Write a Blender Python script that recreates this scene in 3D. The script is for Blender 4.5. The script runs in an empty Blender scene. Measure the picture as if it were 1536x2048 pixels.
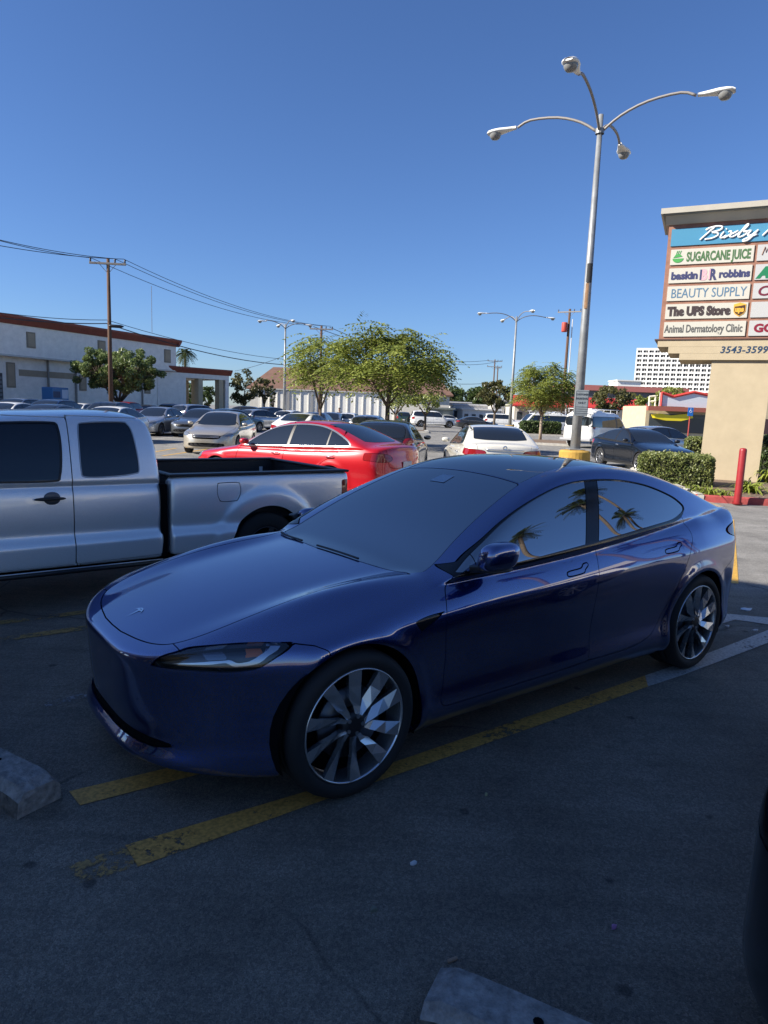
import bpy, math, random
import numpy as np
from mathutils import Matrix, Vector
random.seed(7); rng = np.random.RandomState(7)
S = bpy.context.scene
COL = S.collection
R = math.radians
# ---------------------------------------------------------------- camera
CAMH = 1.705
def _basis(p, r):
    fw = np.array([0, math.cos(p), -math.sin(p)]); rt = np.array([1., 0, 0]); up = np.cross(rt, fw)
    return math.cos(r)*rt+math.sin(r)*up, -math.sin(r)*rt+math.cos(r)*up, fw
RT, UP, FW = _basis(R(8.45), R(2.14))
cd = bpy.data.cameras.new('camera'); cam = bpy.data.objects.new('camera', cd); COL.objects.link(cam)
cd.sensor_width = 36; cd.lens = 36*1363/2048; cd.clip_start = 0.05; cd.clip_end = 4000
cam.matrix_world = Matrix(((RT[0], UP[0], -FW[0], 0), (RT[1], UP[1], -FW[1], 0), (RT[2], UP[2], -FW[2], CAMH), (0, 0, 0, 1)))
S.camera = cam
S.render.resolution_x = 768; S.render.resolution_y = 1024
# survey: direction of a photo point (1536 x 2048), its ground point, the point at a given distance
def ray(x, y): return (x-768)*RT+(1024-y)*UP+1363*FW
def ground(x, y, z=0.):
    d = ray(x, y); return np.array([0, 0, CAMH])+d*((z-CAMH)/d[2])
def at(x, y, Y):
    d = ray(x, y); return np.array([0, 0, CAMH])+d*(Y/d[1])
# ---------------------------------------------------------------- light
SUN_EL, SUN_AZ = 33.0, 255.0            # azimuth clockwise from the viewing direction (+Y)
w = bpy.data.worlds.new('World'); S.world = w; w.use_nodes = True
nt = w.node_tree; bg = nt.nodes['Background']
sky = nt.nodes.new('ShaderNodeTexSky'); sky.sky_type = 'NISHITA'; sky.sun_disc = False
sky.sun_elevation = R(SUN_EL); sky.sun_rotation = R(SUN_AZ); sky.altitude = 0; sky.air_density = 1.0; sky.dust_density = 0.2; sky.ozone_density = 6.0
gn = nt.nodes.new('ShaderNodeMix'); gn.data_type = 'RGBA'; gn.blend_type = 'MULTIPLY'; gn.inputs[0].default_value = 1; gn.inputs[7].default_value = (0.78, 0.885, 1.10, 1)
nt.links.new(sky.outputs[0], gn.inputs[6]); nt.links.new(gn.outputs[2], bg.inputs[0]); bg.inputs[1].default_value = 0.066
sl = bpy.data.lights.new('sun', 'SUN'); sl.energy = 5.0; sl.angle = R(0.5); sl.color = (1.0, 0.93, 0.82)
so = bpy.data.objects.new('sun', sl); COL.objects.link(so)
_a, _e = R(SUN_AZ), R(SUN_EL)
SUNV = Vector((math.sin(_a)*math.cos(_e), math.cos(_a)*math.cos(_e), math.sin(_e)))
so.rotation_euler = SUNV.to_track_quat('Z', 'Y').to_euler()
S.view_settings.view_transform = 'Standard'; S.view_settings.look = 'None'; S.view_settings.exposure = 1.0; S.view_settings.gamma = 1.0
S.cycles.max_bounces = 8; S.cycles.transparent_max_bounces = 16; S.cycles.caustics_reflective = False; S.cycles.caustics_refractive = False
# ---------------------------------------------------------------- materials
MATS = {}
def mat(name, col, rough=0.5, metal=0.0, coat=0.0, ior=1.5, noise=None, bump=None, emit=None, spec=0.5, coat_rough=0.03, aniso=None):
    """noise=(scale, amount[, stretch]) varies the colour; bump=(scale, strength)"""
    if name in MATS: return MATS[name]
    m = bpy.data.materials.new(name); m.use_nodes = True; t = m.node_tree; b = t.nodes['Principled BSDF']
    b.inputs['Base Color'].default_value = (*col, 1); b.inputs['Roughness'].default_value = rough
    b.inputs['Metallic'].default_value = metal; b.inputs['IOR'].default_value = ior
    b.inputs['Coat Weight'].default_value = coat; b.inputs['Coat Roughness'].default_value = coat_rough
    b.inputs['Specular IOR Level'].default_value = spec
    if noise or bump:
        tc = t.nodes.new('ShaderNodeTexCoord')
    if noise:
        n = t.nodes.new('ShaderNodeTexNoise'); n.inputs['Scale'].default_value = noise[0]; n.inputs['Detail'].default_value = 6; n.inputs['Roughness'].default_value = 0.65
        src = tc.outputs['Object']
        if len(noise) > 2:
            mp = t.nodes.new('ShaderNodeMapping'); mp.inputs['Scale'].default_value = noise[2]; t.links.new(src, mp.inputs[0]); src = mp.outputs[0]
        t.links.new(src, n.inputs['Vector'])
        cr = t.nodes.new('ShaderNodeValToRGB'); a = noise[1]
        cr.color_ramp.elements[0].position = 0.3; cr.color_ramp.elements[1].position = 0.7
        cr.color_ramp.elements[0].color = (*[c*(1-a) for c in col], 1); cr.color_ramp.elements[1].color = (*[min(1, c*(1+a)) for c in col], 1)
        t.links.new(n.outputs['Fac'], cr.inputs[0]); t.links.new(cr.outputs[0], b.inputs['Base Color'])
    if bump:
        n2 = t.nodes.new('ShaderNodeTexNoise'); n2.inputs['Scale'].default_value = bump[0]; n2.inputs['Detail'].default_value = 4
        t.links.new(tc.outputs['Object'], n2.inputs['Vector'])
        bp = t.nodes.new('ShaderNodeBump'); bp.inputs['Strength'].default_value = bump[1]; bp.inputs['Distance'].default_value = 0.01
        t.links.new(n2.outputs['Fac'], bp.inputs['Height']); t.links.new(bp.outputs[0], b.inputs['Normal'])
    if emit: b.inputs['Emission Color'].default_value = (*emit[0], 1); b.inputs['Emission Strength'].default_value = emit[1]
    MATS[name] = m; return m
def paint(name, col, metal=0.4, rough=0.35, coat=1.0, dirt=0.12, cior=1.5):
    """car paint: flaked base under clear coat, with faint dust"""
    if name in MATS: return MATS[name]
    m = mat(name, col, rough, metal, coat); m.node_tree.nodes['Principled BSDF'].inputs['Coat IOR'].default_value = cior
    t = m.node_tree; b = t.nodes['Principled BSDF']; tc = t.nodes.new('ShaderNodeTexCoord')
    n = t.nodes.new('ShaderNodeTexNoise'); n.inputs['Scale'].default_value = 3.5; n.inputs['Detail'].default_value = 9; n.inputs['Roughness'].default_value = 0.75
    t.links.new(tc.outputs['Object'], n.inputs['Vector'])
    mr = t.nodes.new('ShaderNodeMapRange'); mr.inputs[1].default_value = 0.35; mr.inputs[2].default_value = 0.75; mr.inputs[3].default_value = 0.015; mr.inputs[4].default_value = 0.015+dirt
    t.links.new(n.outputs['Fac'], mr.inputs[0]); t.links.new(mr.outputs[0], b.inputs['Coat Roughness'])
    v = t.nodes.new('ShaderNodeTexVoronoi'); v.inputs['Scale'].default_value = 900; t.links.new(tc.outputs['Object'], v.inputs['Vector'])
    mx = t.nodes.new('ShaderNodeMix'); mx.data_type = 'RGBA'; mx.inputs[6].default_value = (*[c*0.82 for c in col], 1); mx.inputs[7].default_value = (*[min(1, c*1.2+0.004) for c in col], 1)
    t.links.new(v.outputs['Color'], mx.inputs[0]); t.links.new(mx.outputs[2], b.inputs['Base Color'])
    return m
def clear_glass(name, tint=(1, 1, 1), ior=1.5, rough=0.0, boost=0.0):
    if name in MATS: return MATS[name]
    m = bpy.data.materials.new(name); m.use_nodes = True; t = m.node_tree; t.nodes.clear()
    o = t.nodes.new('ShaderNodeOutputMaterial'); tr = t.nodes.new('ShaderNodeBsdfTransparent'); gl = t.nodes.new('ShaderNodeBsdfGlossy')
    tr.inputs[0].default_value = (*tint, 1); gl.inputs['Roughness'].default_value = rough
    fr = t.nodes.new('ShaderNodeFresnel'); fr.inputs[0].default_value = ior
    mx = t.nodes.new('ShaderNodeMixShader'); ad = t.nodes.new('ShaderNodeMath'); ad.inputs[1].default_value = boost; ad.use_clamp = True
    t.links.new(fr.outputs[0], ad.inputs[0]); t.links.new(ad.outputs[0], mx.inputs[0]); t.links.new(tr.outputs[0], mx.inputs[1]); t.links.new(gl.outputs[0], mx.inputs[2]); t.links.new(mx.outputs[0], o.inputs[0])
    MATS[name] = m; return m
GLASS = mat('tinted_glass', (0.006, 0.008, 0.012), 0.01, 0, 0, ior=4.6)
GLASS_FAR = mat('car_glass', (0.012, 0.015, 0.018), 0.03, 0, 0, ior=1.9)
RUBBER = mat('rubber', (0.012, 0.012, 0.013), 0.75, bump=(160, .25))
BLACK = mat('black_plastic', (0.012, 0.012, 0.014), 0.45)
DARK = mat('dark_void', (0.003, 0.003, 0.004), 0.9, spec=0.1)
GLOSSBLACK = mat('gloss_black', (0.008, 0.008, 0.010), 0.12, ior=1.5)
CHROME = mat('chrome', (0.75, 0.76, 0.78), 0.12, 1.0)
ALLOY = mat('alloy', (0.50, 0.51, 0.53), 0.3, 0.9)
# ---------------------------------------------------------------- mesh helpers
def uniq(V, F): return V, F
def obj(name, V, F, m=None, parent=None, smooth=False, N=None, mats=None, fmat=None, loc=None, rz=0.0):
    me = bpy.data.meshes.new(name); me.from_pydata([tuple(v) for v in V], [], [tuple(int(i) for i in f) for f in F])
    if mats:
        for q in mats: me.materials.append(q)
        if fmat is not None: me.polygons.foreach_set('material_index', list(fmat))
    elif m: me.materials.append(m)
    if smooth or N is not None: me.polygons.foreach_set('use_smooth', [True]*len(me.polygons))
    me.update()
    if N is not None:
        nn = np.asarray(N, float); nn = nn/np.maximum(1e-9, np.linalg.norm(nn, axis=1))[:, None]
        me.normals_split_custom_set_from_vertices([tuple(x) for x in nn])
    o = bpy.data.objects.new(name, me); COL.objects.link(o)
    if parent is not None: o.parent = parent
    if loc is not None: o.location = tuple(loc)
    o.rotation_euler[2] = rz
    return o
def empty(name, loc=(0, 0, 0), rz=0.0):
    o = bpy.data.objects.new(name, None); COL.objects.link(o); o.location = tuple(loc); o.rotation_euler[2] = rz; o.empty_display_size = 0.2; return o
def tag(o, label=None, cat=None, group=None, kind=None):
    if label: o['label'] = label
    if cat: o['category'] = cat
    if group: o['group'] = group
    if kind: o['kind'] = kind
    return o
def copy_tree(o, parent=None, swap=None):
    c = o.copy(); COL.objects.link(c); c.parent = parent
    if swap and c.type == 'MESH' and any((s.material in swap) for s in c.material_slots):
        c.data = c.data.copy()
        for i, mm in enumerate(c.data.materials):
            if mm in swap: c.data.materials[i] = swap[mm]
    for ch in list(o.children): copy_tree(ch, c, swap)
    return c
class MB:
    """collects shapes into one mesh"""
    def __init__(s): s.V = []; s.F = []; s.M = []
    def add(s, V, F, mi=0):
        b = len(s.V); s.V += [tuple(v) for v in V]; s.F += [tuple(int(i)+b for i in f) for f in F]; s.M += [mi]*len(F); return s
    def box(s, x0, x1, y0, y1, z0, z1, mi=0):
        V = [(x, y, z) for z in (z0, z1) for y in (y0, y1) for x in (x0, x1)]
        return s.add(V, [(0, 2, 3, 1), (4, 5, 7, 6), (0, 1, 5, 4), (2, 6, 7, 3), (0, 4, 6, 2), (1, 3, 7, 5)], mi)
    def bbox(s, x0, x1, y0, y1, z0, z1, b=0.01, mi=0):
        """box with chamfered edges"""
        c = np.array([(x0+x1)/2, (y0+y1)/2, (z0+z1)/2]); h = np.array([(x1-x0)/2, (y1-y0)/2, (z1-z0)/2]); b = min(b, h.min()*0.9)
        V = []; idx = {}
        for sx in (-1, 1):
            for sy in (-1, 1):
                for sz in (-1, 1):
                    for a in range(3):
                        o = h-b; o = o.copy(); o[a] = h[a]
                        idx[(sx, sy, sz, a)] = len(V); V.append(c+np.array([sx, sy, sz])*o)
        F = []
        sg = (-1, 1)
        for a in range(3):
            p, q = [(1, 2), (2, 0), (0, 1)][a]
            for sa in sg:
                def k(sp, sq):
                    t = [0, 0, 0]; t[a] = sa; t[p] = sp; t[q] = sq; return idx[(t[0], t[1], t[2], a)]
                f = [k(-1, -1), k(1, -1), k(1, 1), k(-1, 1)]
                F.append(f if sa > 0 else f[::-1])
        for a in range(3):
            p, q = [(1, 2), (2, 0), (0, 1)][a]
            for sp in sg:
                for sq in sg:
                    def k2(sa, w):
                        t = [0, 0, 0]; t[a] = sa; t[p] = sp; t[q] = sq; return idx[(t[0], t[1], t[2], w)]
                    f = [k2(-1, p), k2(1, p), k2(1, q), k2(-1, q)]
                    F.append(f if sp*sq < 0 else f[::-1])
        for sx in sg:
            for sy in sg:
                for sz in sg:
                    f = [idx[(sx, sy, sz, a)] for a in range(3)]
                    F.append(f if sx*sy*sz > 0 else f[::-1])
        return s.add(V, F, mi)
    def tube(s, pts, rad, n=8, cap=True, mi=0):
        P = [np.array(p, float) for p in pts]; rr = rad if hasattr(rad, '__len__') else [rad]*len(P)
        rings = []; up = None
        for i, p in enumerate(P):
            t = P[min(i+1, len(P)-1)]-P[max(i-1, 0)]; t = t/max(1e-9, np.linalg.norm(t))
            if up is None: up = np.array([0, 0, 1.]) if abs(t[2]) < 0.9 else np.array([1., 0, 0])
            a = np.cross(t, up); a /= max(1e-9, np.linalg.norm(a)); b = np.cross(a, t); up = b
            rings.append([p+rr[i]*(math.cos(2*math.pi*k/n)*a+math.sin(2*math.pi*k/n)*b) for k in range(n)])
        V = [v for r_ in rings for v in r_]; F = []
        for i in range(len(P)-1):
            for k in range(n):
                k2 = (k+1) % n; F.append((i*n+k, (i+1)*n+k, (i+1)*n+k2, i*n+k2))
        if cap: F.append(tuple(range(n))); F.append(tuple(reversed(range((len(P)-1)*n, len(P)*n))))
        return s.add(V, F, mi)
    def lathe(s, prof, n=32, o=(0, 0, 0), axis='z', mi=0, close=False):
        V = []; F = []
        for (r_, h) in prof:
            for k in range(n):
                a = 2*math.pi*k/n; x, y, z = r_*math.cos(a), r_*math.sin(a), h
                if axis == 'y': x, y, z = x, h, -y
                if axis == 'x': x, y, z = h, x, y
                V.append((x+o[0], y+o[1], z+o[2]))
        m = len(prof)
        for i in range(m-1 if not close else m):
            i2 = (i+1) % m
            for k in range(n):
                k2 = (k+1) % n; F.append((i*n+k, i*n+k2, i2*n+k2, i2*n+k))
        return s.add(V, F, mi)
    def prism(s, poly, a0, a1, plane='xz', mi=0):
        """polygon extruded from a0 to a1 along the missing axis"""
        n = len(poly); V = []
        for a in (a0, a1):
            for (u, v) in poly:
                V.append({'xz': (u, a, v), 'yz': (a, u, v), 'xy': (u, v, a)}[plane])
        F = [tuple(range(n)), tuple(reversed(range(n, 2*n)))]
        for i in range(n): j = (i+1) % n; F.append((i, n+i, n+j, j))
        return s.add(V, F, mi)
    def xf(s, rz=0, t=(0, 0, 0), sc=1.0):
        c_, s_ = math.cos(rz), math.sin(rz)
        s.V = [((x*c_-y*s_)*sc+t[0], (x*s_+y*c_)*sc+t[1], z*sc+t[2]) for x, y, z in s.V]; return s
    def build(s, name, m=None, parent=None, smooth=False, mats=None, loc=None, rz=0.0):
        return obj(name, s.V, s.F, m, parent, smooth, None, mats, s.M if mats else None, loc, rz)
# ---------------------------------------------------------------- splines and signed distances
class Sp:
    """natural cubic through knots, tabulated"""
    def __init__(s, *kn):
        x = np.array([k[0] for k in kn], float); y = np.array([k[1] for k in kn], float); n = len(x); h = np.diff(x)
        A = np.zeros((n, n)); b = np.zeros(n); A[0, 0] = A[-1, -1] = 1
        for i in range(1, n-1):
            A[i, i-1] = h[i-1]; A[i, i] = 2*(h[i-1]+h[i]); A[i, i+1] = h[i]; b[i] = 6*((y[i+1]-y[i])/h[i]-(y[i]-y[i-1])/h[i-1])
        M = np.linalg.solve(A, b); s.X = np.linspace(x[0], x[-1], 1500); i = np.clip(np.searchsorted(x, s.X)-1, 0, n-2)
        a_ = x[i+1]-s.X; c_ = s.X-x[i]; hh = h[i]
        s.Y = (M[i]*a_**3+M[i+1]*c_**3)/(6*hh)+(y[i]/hh-M[i]*hh/6)*a_+(y[i+1]/hh-M[i+1]*hh/6)*c_
        s.k0 = (s.Y[1]-s.Y[0])/(s.X[1]-s.X[0]); s.k1 = (s.Y[-1]-s.Y[-2])/(s.X[-1]-s.X[-2])
    def __call__(s, x):
        x = np.asarray(x, float); v = np.interp(x, s.X, s.Y)
        return v+np.minimum(0, x-s.X[0])*s.k0+np.maximum(0, x-s.X[-1])*s.k1
def Li(*kn):
    X = [k[0] for k in kn]; Y = [k[1] for k in kn]
    return lambda x: np.interp(x, X, Y)
def sp_poly(pts, corners=(), n=8):
    """closed Catmull-Rom through pts; indices in corners stay sharp"""
    P = [np.array(p, float) for p in pts]; m = len(P); out = []
    for i in range(m):
        p1, p2 = P[i], P[(i+1) % m]
        p0 = P[i-1] if i not in corners else 2*p1-p2
        p3 = P[(i+2) % m] if (i+1) % m not in corners else 2*p2-p1
        if i in corners and (i+1) % m in corners: out.append(p1); continue
        for k in range(n):
            t = k/n; out.append(0.5*((2*p1)+(-p0+p2)*t+(2*p0-5*p1+4*p2-p3)*t*t+(-p0+3*p1-3*p2+p3)*t**3))
    return np.array(out)
def sd(P, poly):
    """signed distance of points (N,2) to a closed polygon, negative inside"""
    A = np.asarray(poly, float); B = np.roll(A, -1, 0); d = np.full(len(P), 1e9); ins = np.zeros(len(P), bool)
    for a, b in zip(A, B):
        e = b-a; L = e@e
        if L < 1e-14: continue
        w_ = P-a; t = np.clip((w_@e)/L, 0, 1); q = w_-t[:, None]*e; d = np.minimum(d, (q*q).sum(1))
        c = ((a[1] <= P[:, 1]) & (P[:, 1] < b[1])) | ((b[1] <= P[:, 1]) & (P[:, 1] < a[1]))
        if abs(e[1]) > 1e-12:
            xi = a[0]+(P[:, 1]-a[1])*e[0]/e[1]; ins ^= (c & (P[:, 0] < xi))
    d = np.sqrt(d); return np.where(ins, -d, d)
def smax(a, b, r): return 0.5*(a+b+np.sqrt((a-b)**2+r*r))
def smin(a, b, r): return 0.5*(a+b-np.sqrt((a-b)**2+r*r))
class Skin:
    """a sheet with vertex normals that can be cut along level lines"""
    def __init__(s, V, N, F, C=None): s.V, s.N, s.F = V, N, F; s.C = C if C is not None else np.zeros(len(V), bool)
    def clip(s, f):
        """keep f<0"""
        f = np.where(np.abs(f) < 1e-7, 1e-7, f); neg = f < 0
        V = list(s.V); N = list(s.N); C = list(s.C); F = []; cache = {}
        def cut(a, b):
            k = (a, b) if a < b else (b, a)
            if k not in cache:
                t = f[k[0]]/(f[k[0]]-f[k[1]]); cache[k] = len(V); V.append(s.V[k[0]]*(1-t)+s.V[k[1]]*t); N.append(s.N[k[0]]*(1-t)+s.N[k[1]]*t); C.append(True)
            return cache[k]
        for fc in s.F:
            ng = [neg[i] for i in fc]
            if all(ng): F.append(fc); continue
            if not any(ng): continue
            o = []; n = len(fc)
            for i in range(n):
                a, b = fc[i], fc[(i+1) % n]
                if neg[a]: o.append(a)
                if neg[a] != neg[b]: o.append(cut(a, b))
            if len(o) >= 3: F.append(tuple(o))
        V = np.array(V); N = np.array(N); C = np.array(C)
        if not F: return Skin(np.zeros((0, 3)), np.zeros((0, 3)), [], np.zeros(0, bool))
        used = np.unique(np.concatenate([np.array(x) for x in F])); mp = np.full(len(V), -1); mp[used] = np.arange(len(used))
        return Skin(V[used], N[used], [tuple(mp[list(x)]) for x in F], C[used])
    def flange(s, depth, inward=None):
        """fold the cut edges inward so a gap shows an edge; returns V,N,F"""
        from collections import Counter
        cnt = {}
        for fc in s.F:
            n = len(fc)
            for i in range(n):
                a, b = fc[i], fc[(i+1) % n]; k = (min(a, b), max(a, b)); cnt[k] = None if k in cnt else (a, b)
        V = list(s.V); N = list(s.N); F = list(s.F); mp = {}
        def low(i):
            if i not in mp:
                n_ = s.N[i]/max(1e-9, np.linalg.norm(s.N[i])); mp[i] = (len(V), len(V)+1)
                V.append(s.V[i]); V.append(s.V[i]-n_*depth); N.append(n_); N.append(n_)
            return mp[i]
        bv = [e for e in cnt.values() if e and s.C[e[0]] and s.C[e[1]]]
        acc = {}
        for a, b in bv:
            la, lb = low(a), low(b); F.append((la[0], la[1], lb[1], lb[0]))
            e = s.V[b]-s.V[a]; nn = np.cross(e, s.N[a])
            for i in (a, b): acc[i] = acc.get(i, 0)+nn
        for i, nn in acc.items():
            nn = nn/max(1e-9, np.linalg.norm(nn))
            N[mp[i][0]] = nn; N[mp[i][1]] = nn
        return np.array(V), np.array(N), F
    def offset(s, d):
        n_ = s.N/np.maximum(1e-9, np.linalg.norm(s.N, axis=1))[:, None]; return Skin(s.V+n_*d, s.N, s.F, s.C)
    def make(s, name, m, parent, depth=0.0, off=0.0):
        if not s.F: return None
        q = s.offset(off) if off else s
        if depth: V, N, F = q.flange(depth)
        else: V, N, F = q.V, q.N, q.F
        return obj(name, V, F, m, parent, True, N)
def implicit_skin(F, xa, xb, z0, nu, nth, fan, zs=None):
    """mesh F=0 by rays from a spine; front and rear ends are fanned"""
    U = [('f', a) for a in np.linspace(0.012, math.pi/2, fan, endpoint=False)]+[('s', x) for x in np.linspace(xa, xb, nu)]+[('r', a) for a in np.linspace(math.pi/2, 0.012, fan+1)[1:]]
    tt = np.linspace(0, 2*math.pi, 4001); a_ = np.abs((tt+math.pi) % (2*math.pi)-math.pi); de = 1+2.4*np.exp(-((a_-R(65))/R(13))**2)+.8*np.exp(-((a_-R(112))/R(14))**2); cu = np.concatenate([[0], np.cumsum(de[:-1])]); th = np.interp(np.arange(nth)/nth*cu[-1], cu, tt)
    O = []; D = []
    for k, v in U:
        for t in th:
            ly, lz = math.sin(t), math.cos(t)
            if k == 's': O.append((v, 0, z0)); D.append((0, ly, lz))
            else:
                c = math.cos(v); sn = math.sin(v); O.append((xa if k == 'f' else xb, 0, z0)); D.append(((-c if k == 'f' else c), sn*ly, sn*lz))
    O = np.array(O, float); D = np.array(D, float); lo = np.zeros(len(O)); hi = np.full(len(O), -1.0); tmax = 2.6
    prev = np.zeros(len(O))
    for t in np.linspace(0, tmax, 80)[1:]:
        v = F(O+D*t); hit = (hi < 0) & (v > 0); hi[hit] = t; lo[hit] = prev[hit]; prev[hi < 0] = t
    hi[hi < 0] = tmax
    for _ in range(24):
        mid = (lo+hi)/2; v = F(O+D*mid[:, None]); lo = np.where(v < 0, mid, lo); hi = np.where(v < 0, hi, mid)
    V = O+D*((lo+hi)/2)[:, None]; h = 0.003; N = np.stack([F(V+np.eye(3)[i]*h)-F(V-np.eye(3)[i]*h) for i in range(3)], 1)
    N /= np.maximum(1e-9, np.linalg.norm(N, axis=1))[:, None]
    nU = len(U); Fc = []
    for i in range(nU-1):
        for k in range(nth):
            k2 = (k+1) % nth; Fc.append((i*nth+k, i*nth+k2, (i+1)*nth+k2, (i+1)*nth+k))
    Fc.append(tuple(reversed(range(nth)))); Fc.append(tuple(range((nU-1)*nth, nU*nth)))
    # orientation check
    a, b, c = V[Fc[nU*nth//3][0]], V[Fc[nU*nth//3][1]], V[Fc[nU*nth//3][2]]
    if np.dot(np.cross(b-a, c-a), N[Fc[nU*nth//3][0]]) < 0: Fc = [tuple(reversed(f)) for f in Fc]
    return Skin(V, N, Fc)
# ---------------------------------------------------------------- car builder (x rearwards from the front axle, y lateral, z up)
def carF(sp, off=0.0):
    W, T, Xf, Xr, Zb, Wg, G = [sp[k] for k in ('W', 'T', 'Xf', 'Xr', 'Zb', 'Wg', 'G')]
    rr = sp.get('r', (0.09, 0.10, 0.05, 0.10, 0.03))
    def F(P):
        x, y, z = P[:, 0], P[:, 1], P[:, 2]; ya = np.sqrt(y*y+1e-4)
        b = smax(ya-W(x, z), z-T(x, ya), rr[0])
        b = smax(b, Xf(ya, z)-x, rr[1]); b = smax(b, x-Xr(ya, z), rr[1]); b = smax(b, Zb(x)-z, rr[2])
        if G is not None:
            g = smax(ya-Wg(x, z), z-G(x, ya), rr[3]); g = smax(g, 0.5-z, 0.02)
            g = smax(g, x-Xr(ya, z)-.0, rr[1])
            if 'Gr' in sp: g = smax(g, x-sp['Gr'](ya, z), rr[3]*0.6)
            b = smin(b, g, rr[4])
        return b+off
    return F
def wheel(name, parent, x, y, z, R_, rim, w, style, alloy, tyre=RUBBER, seg=48, rot=0.0):
    """tyre > rim, hub; outer face towards the sign of y"""
    s = 1 if y > 0 else -1; yo = 0.0; e = empty(name, (x, y, z)); e.parent = parent
    if s > 0: e.rotation_euler[2] = math.pi
    h = w
    prof = [(rim-.004, .012), (rim+.008, .001), (rim+.02, -.004), ((R_+rim)/2, -.008), (R_-.022, .0), (R_-.008, .012), (R_, .035)]
    gs = [.035+(h-.07)*q for q in (.0, .18, .2, .24, .26, .48, .5, .54, .56, .76, .78, .82, .84, 1.0)]
    for i, g_ in enumerate(gs[1:-1]): prof.append((R_-(.009 if (i % 4) in (1, 2) else 0), g_))
    prof += [(R_, h-.035), (R_-.008, h-.012), (R_-.03, h), (rim, h-.01), (rim-.02, h-.03)]
    MB().lathe(prof, seg, axis='y').build('tyre', tyre, e, True)
    m = MB()
    ro = MB(); ro.lathe([(rim, .008), (rim-.002, .001), (rim-.007, .001), (rim-.010, .010), (rim-.014, .05), (rim-.02, h-.03)], seg, axis='y')
    rimo = ro.build('rim', alloy, e, True)
    d = MB().lathe([(0.0001, .10), (rim-.02, .10)], seg, axis='y'); d.build('wheel_back', DARK, e)
    def blade(pts, depth=.03, t=.022, fl=None):
        """pts: list of (r, ang, halfwidth, y_a, y_b)"""
        V = []; F = []
        for (r_, a, hw, ya, yb) in pts:
            for sgn, yy in ((-1, ya), (1, yb)):
                px = r_*math.cos(a)-sgn*hw*math.sin(a); pz = r_*math.sin(a)+sgn*hw*math.cos(a)
                V.append((px, yy, pz))
            for sgn, yy in ((1, yb+t), (-1, ya+t)):
                px = r_*math.cos(a)-sgn*hw*.7*math.sin(a); pz = r_*math.sin(a)+sgn*hw*.7*math.cos(a); V.append((px, yy+.012, pz))
        n = len(pts)
        for i in range(n-1):
            b = i*4
            for k in range(4): F.append((b+k, b+4+k, b+4+(k+1) % 4, b+(k+1) % 4))
        F.append((0, 1, 2, 3)); F.append(tuple(4*(n-1)+k for k in (3, 2, 1, 0)))
        return V, F
    sp_ = MB()
    if style == 'turbine':
        for k in range(5):
            c = rot+k*2*math.pi/5
            for q in (-1, 1):
                a0, a1 = c+q*R(9), c+q*R(19)+R(4)
                sp_.add(*blade([(.050, a0, .010, .010, .016), (.085, a0+q*R(5), .014, .012, .026), (.115, a1-q*R(2), .019, .006, .034), (.18, a1, .025, .004, .024), (rim-.008, a1+R(1), .032, .001, .008)]))
        MB().lathe([(0.0001, .012), (.03, .012), (.052, .016), (.06, .03), (.06, .09)], 24, axis='y').build('hub_cap', BLACK, e, True)
        hb = MB()
        for k in range(5):
            a = rot+k*2*math.pi/5; hb.lathe([(0.0001, .009), (.009, .009), (.010, .02)], 8, (.04*math.cos(a), 0, .04*math.sin(a)), 'y')
        hb.build('lug_nut', ALLOY, e)
        MB().lathe([(.07, .060), (.165, .060), (.165, .075)], 40, axis='y').build('brake_disc', mat('rotor', (.10, .10, .105), .35, .9), e, True)
        MB().bbox(.07, .165, .05, .09, -.055, .055, .012).build('brake_caliper', mat('caliper', (.04, .04, .045), .5), e)
    else:
        n = {'ten': 10, 'five': 5, 'seven': 7}[style]
        for k in range(n):
            a = rot+k*2*math.pi/n; wd = .5*rim*math.sin(math.pi/n)*(.5 if n > 5 else .42)
            sp_.add(*blade([(.03, a, wd*.7, .02, .02), (rim*.5, a, wd*.8, .016, .016), (rim-.01, a, wd*1.15, .006, .006)], t=.02))
        sp_.lathe([(0.0001, .012), (.03, .013), (.05, .022), (.055, .05)], 16, axis='y')
    sp_.build('spokes', alloy, rimo)
    return e
def side_f(Sk, poly, smooth=False, ymin=0.3):
    V = Sk.V; f = sd(V[:, [0, 2]], poly); return np.maximum(f, ymin-np.abs(V[:, 1]))
def top_f(Sk, poly, zmin=0.5, mirror=True):
    V = Sk.V; P = np.stack([V[:, 0], np.abs(V[:, 1]) if mirror else V[:, 1]], 1); return np.maximum(sd(P, poly), zmin-V[:, 2])
def front_f(Sk, poly, xmax):
    V = Sk.V; return np.maximum(sd(np.stack([np.abs(V[:, 1]), V[:, 2]], 1), poly), V[:, 0]-xmax)
def rear_f(Sk, poly, xmin):
    V = Sk.V; return np.maximum(sd(np.stack([np.abs(V[:, 1]), V[:, 2]], 1), poly), xmin-V[:, 0])
def panel(Sk, ff, name, m, root, g=.003, depth=.012, off=0.0, pair=False, keep=None):
    """cut the region ff<0 out of Sk with a gap g; returns the rest"""
    f = ff(Sk); a = Sk.clip(f+g*.5)
    outs = []
    if pair:
        for s in (-1, 1):
            b = a.clip(a.V[:, 1]*s) if len(a.V) else a
            if len(b.F): b.C[np.abs(b.V[:, 1]) < 1e-6] = False; outs.append(b.make(name, m, root, depth, off))
    else: outs.append(a.make(name, m, root, depth, off))
    if keep is not None: keep.append(a)
    return Sk.clip(-(f-g*.5)), outs
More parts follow.
